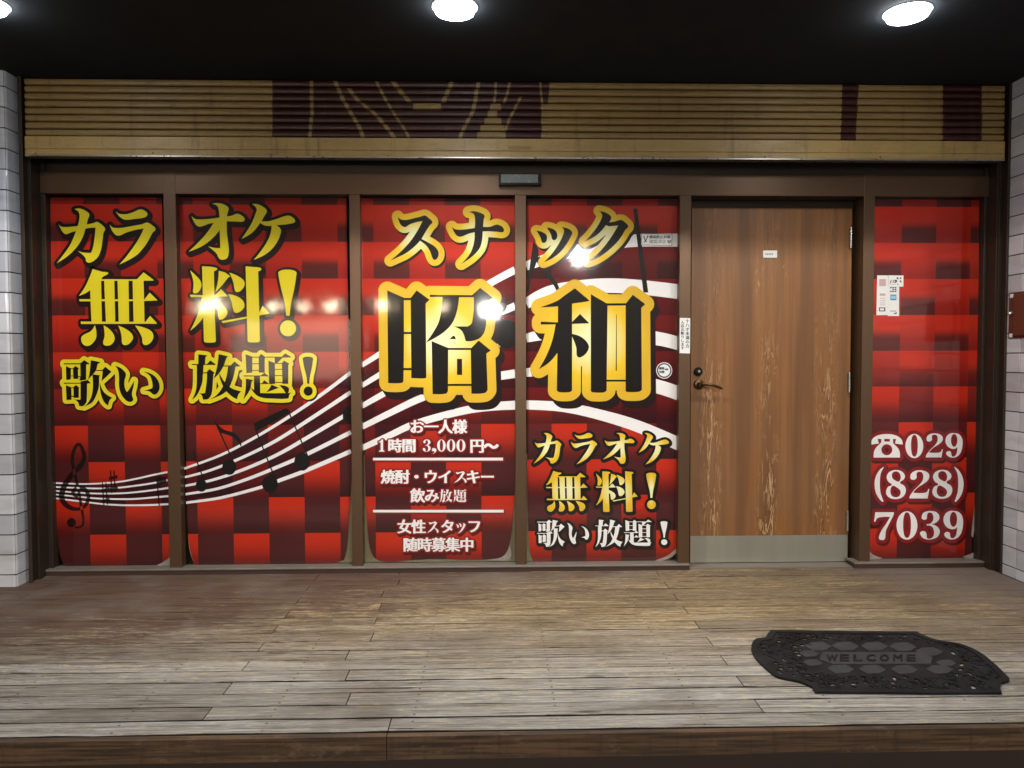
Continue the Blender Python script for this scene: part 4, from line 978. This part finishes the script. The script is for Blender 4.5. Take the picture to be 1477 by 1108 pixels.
phone([GL['('], GL['8'], R3('2', 600, 88, 902, 518, 670), R3('8', 948, 82, 1252, 522, 670), GL[')']])
phone([GL['7'], R3('0', 402, 80, 720, 512, 730), GL['3'], R3('9', 1115, 72, 1416, 510, 730)])

# ------------------------------------------------------------------ stickers
def on(Y): return lambda a, b, l: onY(a, b, Y-l*.0003)
def rect(x0, y0, x1, y1): return Glyph([np.array([(x0, y0), (x1, y0), (x1, y1), (x0, y1)], float)])
def poly(*p): return Glyph([np.array(p, float)])
def sticker(name, label, px, Y):
    return thing(name, label, "sticker", tuple(onY(*px, Y)))
YM = -.0219
a = sticker("notice_sticker", "white sticker with two columns of vertical writing on the mullion left of the door", (988, 510), YM)
flat("paper", poly((980.5, 458.5), (995.7, 459), (995.2, 510), (980.2, 509.5)), MAT['paper'], a, 1, to3=on(YM))
c1 = [kanji(c, 988.6, 460.2+i*6.0, 5.9, .16, .08, .05) for i, c in enumerate("十八才未満の方")]
c2 = [kanji(c, 981.8, 462.2+i*5.3, 5.3, .16, .08, .05) for i, c in enumerate("入店お断りします")]
flat("writing", Multi(c1+c2), MAT['paperink'], a, 2, to3=on(YM))
YF = FILMY-.0045
b = sticker("safety_sticker", "small white rectangular sticker with two rows of writing near the top of the fourth film", (948, 354), YF)
flat("paper", poly((925, 336.8), (970, 337.6), (969.6, 354.8), (924.6, 353.8)), MAT['greyink'], b, 1, to3=on(YF))
flat("paper", poly((926, 337.9), (969, 338.6), (968.6, 353.7), (925.6, 352.8)), MAT['paper'], b, 2, to3=on(YF))
flat("writing", Multi([kanji(c, 936.5+i*5.1, 339.2, 5.2, .2, .1, .05) for i, c in enumerate("感染防止対策")]), MAT['paperink'], b, 3, to3=on(YF))
flat("writing", Multi([kanji(c, 936.3+i*6.1, 345.2, 6.2, .16, .1, .05) for i, c in enumerate("確認済店")]+[kanji('♥', 961.5, 345.8, 6, 0)]), MAT['greyink'], b, 3, to3=on(YF))
flat("emblem", Glyph([strip([(928.6, 342), (930.6, 346.5), (932.6, 349.5)], 1.2), strip([(934.4, 341), (931.5, 346.5), (929, 350)], 1.2), ell(934.3, 341, 1.1, 1.1, 12), ell(929, 341.5, 1, 1, 12)]), MAT['paperink'], b, 3, to3=on(YF))
c = sticker("round_sticker", "small round white sticker with a dark blue ring low on the fourth film", (957, 545), YF)
flat("paper", Glyph([ell(958, 534.5, 11.6, 11.8)]), MAT['paper'], c, 1, to3=on(YF))
flat("ring", Glyph([ell(958, 534.5, 10.5, 10.7)], [ell(958, 534.5, 8.6, 8.8)]), MAT['navyink'], c, 2, to3=on(YF))
flat("writing", Multi([kanji(ch, 950.6+i*3.9, 529.4, 4.0, .25, .15, .05) for i, ch in enumerate("感染")]+[kanji(ch, 950.6+i*3.9, 534.6, 4.0, .25, .15, .05) for i, ch in enumerate("対策")]+[kanji(ch, 959.2+i*2.4, 531.6, 2.6, .15, .1, .05) for i, ch in enumerate("認証")]), MAT['navyink'], c, 2, to3=on(YF))
d = sticker("card_sticker", "long white payment sticker with a pinkish square on the right-hand film", (1272, 455), YF)
flat("paper", poly((1265.2, 397.2), (1281, 397.4), (1280.6, 454.6), (1264, 454.8)), MAT['paper'], d, 1, to3=on(YF))
flat("mark", rect(1268.2, 402.6, 1277.8, 412.8), MAT['pinkink'], d, 2, to3=on(YF))
flat("mark", Multi([rect(1269, 423.4, 1277, 426.8)]+[rect(1269, y, 1277, y+.9) for y in (430, 433.4, 436.6, 439.4)]), MAT['pinkink'], d, 2, to3=on(YF))
flat("mark", Glyph([rect(1267.8, 443.6, 1277, 449.2).pos[0]], [rect(1269.2, 444.8, 1275.4, 448).pos[0]]), MAT['paperink'], d, 2, to3=on(YF))
e = sticker("card_sticker", "long white payment sticker with a blue card mark on the right-hand film", (1289, 456), YF)
flat("paper", poly((1280.8, 412.8), (1297, 413), (1296.8, 456), (1280.2, 455.8)), MAT['paper'], e, 1, to3=on(YF))
flat("mark", Multi([rect(1283.6+i*3.4, 414.2+j*2.7, 1286.1+i*3.4, 416.0+j*2.7) for i in range(3) for j in range(3) if (i, j) != (0, 1)]), MAT['paperink'], e, 2, to3=on(YF))
bl = flat("mark", rect(1284.2, 425, 1293, 433.2), MAT['blueink'], e, 2, to3=on(YF)); flat("mark_centre", rect(1285, 426.6, 1292.2, 431.4), MAT['paleblueink'], bl, 3, to3=on(YF))
flat("mark", Multi([rect(1284, 448.4, 1292.8, 449.2), poly((1288, 452.8), (1293.6, 450.2), (1293.2, 453))]), MAT['paperink'], e, 2, to3=on(YF))
g = sticker("card_sticker", "smallest white payment sticker with black letters, overlapping the top of two longer stickers", (1292, 413), YF-.002)
flat("paper", poly((1281.4, 397.2), (1303.2, 397.4), (1303, 413.6), (1281.2, 413.2)), MAT['paper'], g, 1, to3=on(YF-.002))
sk = lambda gl: gl.map(lambda p: np.stack([p[:, 0]-(p[:, 1]-407)*.25, p[:, 1]], 1))
flat("writing", Multi([sk(kanji(ch, 1284.0+i*3.3, 403.0, 5.2, .35, .25, .05)) for i, ch in enumerate("JCB")]), MAT['paperink'], g, 2, to3=on(YF-.002))
flat("mark", Multi([curve_g for curve_g in [Glyph([np.array(q, float)]) for q in ([(1293, 400.4), (1295.4, 400), (1296, 402.8), (1293.8, 402.8)], [(1297.6, 402.6), (1298, 400.6), (1300.4, 400.2), (1299.6, 402.4)], [(1297.6, 404.8), (1299.6, 404.6), (1300.6, 407.4), (1298.2, 407)])]]), MAT['paperink'], g, 2, to3=on(YF-.002))
flat("mark", Multi([rect(1284.6+i*2.2, 409.6, 1285.8+i*2.2, 410.6) for i in range(4)]+[rect(1294, 409.4, 1296, 411)]), MAT['greyink'], g, 2, to3=on(YF-.002))

# ------------------------------------------------------------------ brown box on the right wall
wx = 2.679
q0 = onX(1456.5, 424, wx); q1 = onX(1456.5, 486, wx)
zb1, zb0 = q0[2]+.005, q1[2]-.008; yb1 = q0[1]
bxo = thing("meter_box", "brown metal box with a raised cover on the white tiled side wall", "box", (wx, yb1-.15, zb0))
MB().box(wx-.004, wx-.0004, yb1-.34, yb1, zb0, zb1).build("back_plate", MAT['brownbox'], bxo, bevel=.001)
MB().box(wx-.016, wx-.0042, yb1-.32, yb1-.05, zb0+.012, zb1-.012).build("cover", MAT['brownbox'], bxo, bevel=.005)
for zz in (zb0+.014, zb1-.018):
    MB().box(wx-.009, wx-.0042, yb1-.034, yb1-.012, zz-.010, zz+.010).build("bracket", MAT['paper'], bxo, bevel=.002)
MB().lathe((wx-.0042, yb1-.026, (zb0+zb1)/2+.01), 'X-', [(.012, 0), (.010, .012), (.006, .02), (.001, .0205)], 16).build("knob", MAT['silver'], bxo, smooth=False)

# ------------------------------------------------------------------ doormat
mz = lambda a, b: onZ(1060+a/3.542, 880+b/3.542)[:2]
out = [(185, 113), (420, 116), (700, 119), (930, 121), (985, 148), (1050, 166), (1150, 183), (1240, 220), (1320, 280), (1380, 338), (1402, 366), (1360, 383), (1353, 408), (1363, 434), (1000, 435), (700, 432), (410, 429), (392, 402), (330, 376), (220, 352), (180, 326), (110, 260), (85, 212), (90, 176), (110, 156), (158, 150), (168, 130)]
OUT = np.array([mz(*p) for p in out]); OUT = curve([(x, y, 3 < i < 11 or 17 < i < 24) for i, (x, y) in enumerate(OUT)], 5)
mo = thing("doormat", "black rubber doormat with openwork border and raised welcome lettering on the wooden deck", "doormat", (OUT[:, 0].mean(), OUT[:, 1].mean(), 0))
def slab(name, g, z0, z1, mat, parent):
    gk = [l*1000 for l in g.loops()]; V, F = fill(gk, lambda P: g.test(P/1000)); V = V/1000; n = len(V)
    v = [(a, b, z1) for a, b in V]; f = [tuple(map(int, q)) for q in F]
    for lp in g.loops():
        k = len(v); m = len(lp); v += [(a, b, z1) for a, b in lp]+[(a, b, z0) for a, b in lp]
        f += [(k+i, k+(i+1) % m, k+m+(i+1) % m, k+m+i) for i in range(m)]
    return link(name, v, f, mat, parent)
K = 1000.0
gmm = Glyph([OUT*K]); inn = slim(Glyph(eo=sdf_contour(gmm, -26, 4.0)))
plate_px = [(345, 232), (420, 172), (620, 166), (930, 168), (1050, 205), (1140, 268), (1118, 322), (1060, 338), (700, 338), (470, 336), (370, 295)]
PL = np.array([mz(*p) for p in plate_px])
holes = []; tries = 0; lo, hi = OUT.min(0), OUT.max(0); il = inn.loops()[0]/K
gp = Glyph([PL])
while len(holes) < 120 and tries < 9000:
    tries += 1
    c = np.array([rng.uniform(lo[0], hi[0]), rng.uniform(lo[1], hi[1])]); r1, r2 = rng.uniform(.009, .02), rng.uniform(.006, .011); an = rng.uniform(0, math.pi)
    t = np.arange(12)*2*math.pi/12; e = np.stack([r1*np.cos(t), r2*np.sin(t)], 1); e = e@np.array([[math.cos(an), math.sin(an)], [-math.sin(an), math.cos(an)]])+c
    if not inside(il, e).all() or inside(PL, e*1.0).any(): continue
    if any(np.hypot(*(c-h[0])) < r1+h[1]+.004 for h in holes): continue
    if inside(PL, (e-c)*1.5+c).any(): continue
    holes.append((c, r1, e))
base = Glyph([OUT], [h[2] for h in holes])
rbm = slab("rubber_base", base, .0012, .006, MAT['rubber'], mo)
slab("border_rim", Glyph([OUT], [il]), .006, .0095, MAT['rubber'], mo)
sc_ = MB()
for k in range(110):
    for _ in range(60):
        c = np.array([rng.uniform(lo[0], hi[0]), rng.uniform(lo[1], hi[1])])
        if inside(il, c[None]).all() and not inside(PL, c[None]).any(): break
    r = rng.uniform(.012, .026); a0 = rng.uniform(0, 6.28); n = 9
    pts = [(c[0]+r*(1-.06*i)*math.cos(a0+i*.5), c[1]+r*(1-.06*i)*math.sin(a0+i*.5), .0065) for i in range(n)]
    if inside(il, np.array(pts)[:, :2]).all() and not inside(PL, np.array(pts)[:, :2]).any(): sc_.tube(pts, [.0034]*7+[.0045, .005], 6)
so = sc_.build("scrollwork", MAT['rubber'], mo)
_b = bmesh.new(); _b.from_mesh(rbm.data); _b.from_mesh(so.data); _b.to_mesh(rbm.data); _b.free()
_m = so.data; bpy.data.objects.remove(so); bpy.data.meshes.remove(_m)
loz = []
def lz(cx, cy, w=70, h=23, sk=16): return np.array([mz(cx-w, cy-2), mz(cx-w*.5-sk*.3, cy-h*.85), mz(cx+w*.35, cy-h), mz(cx+w, cy+2), mz(cx+w*.5+sk*.3, cy+h*.85), mz(cx-w*.35, cy+h)])
for cx, cy in ((425, 194), (565, 194), (712, 195), (858, 197), (992, 222), (540, 311), (702, 313), (866, 314), (1046, 313)): loz.append(lz(cx, cy))
for cx, cy in ((380, 232), (398, 278), (1078, 280)): loz.append(lz(cx, cy, 52, 17))
pan = np.array([mz(448, 224), mz(940, 226), mz(1010, 250), mz(1000, 284), mz(500, 286), mz(432, 262)])
loz.append(pan)
slab("centre_plate", Glyph(loz), .006, .0078, MAT['dusty'], mo)
gw = []
for i, ch in enumerate("WELCOME"):
    b = noto(ch); lo2, hi2 = b.bbox(); xa = 470+i*68; wd = 44 if ch not in 'W' else 54
    q = b.map(lambda p: (p-lo2)/(hi2-lo2)*np.array([wd, 32])+np.array([xa, 240]))
    q = slim(outline(q, 1.3, 1.0)); gw.append(q.map(lambda p: np.array([mz(*u) for u in p])))
class MM(Multi): pass
slab("welcome_lettering", MM(gw), .0078, .0102, MAT['rubber'], mo)
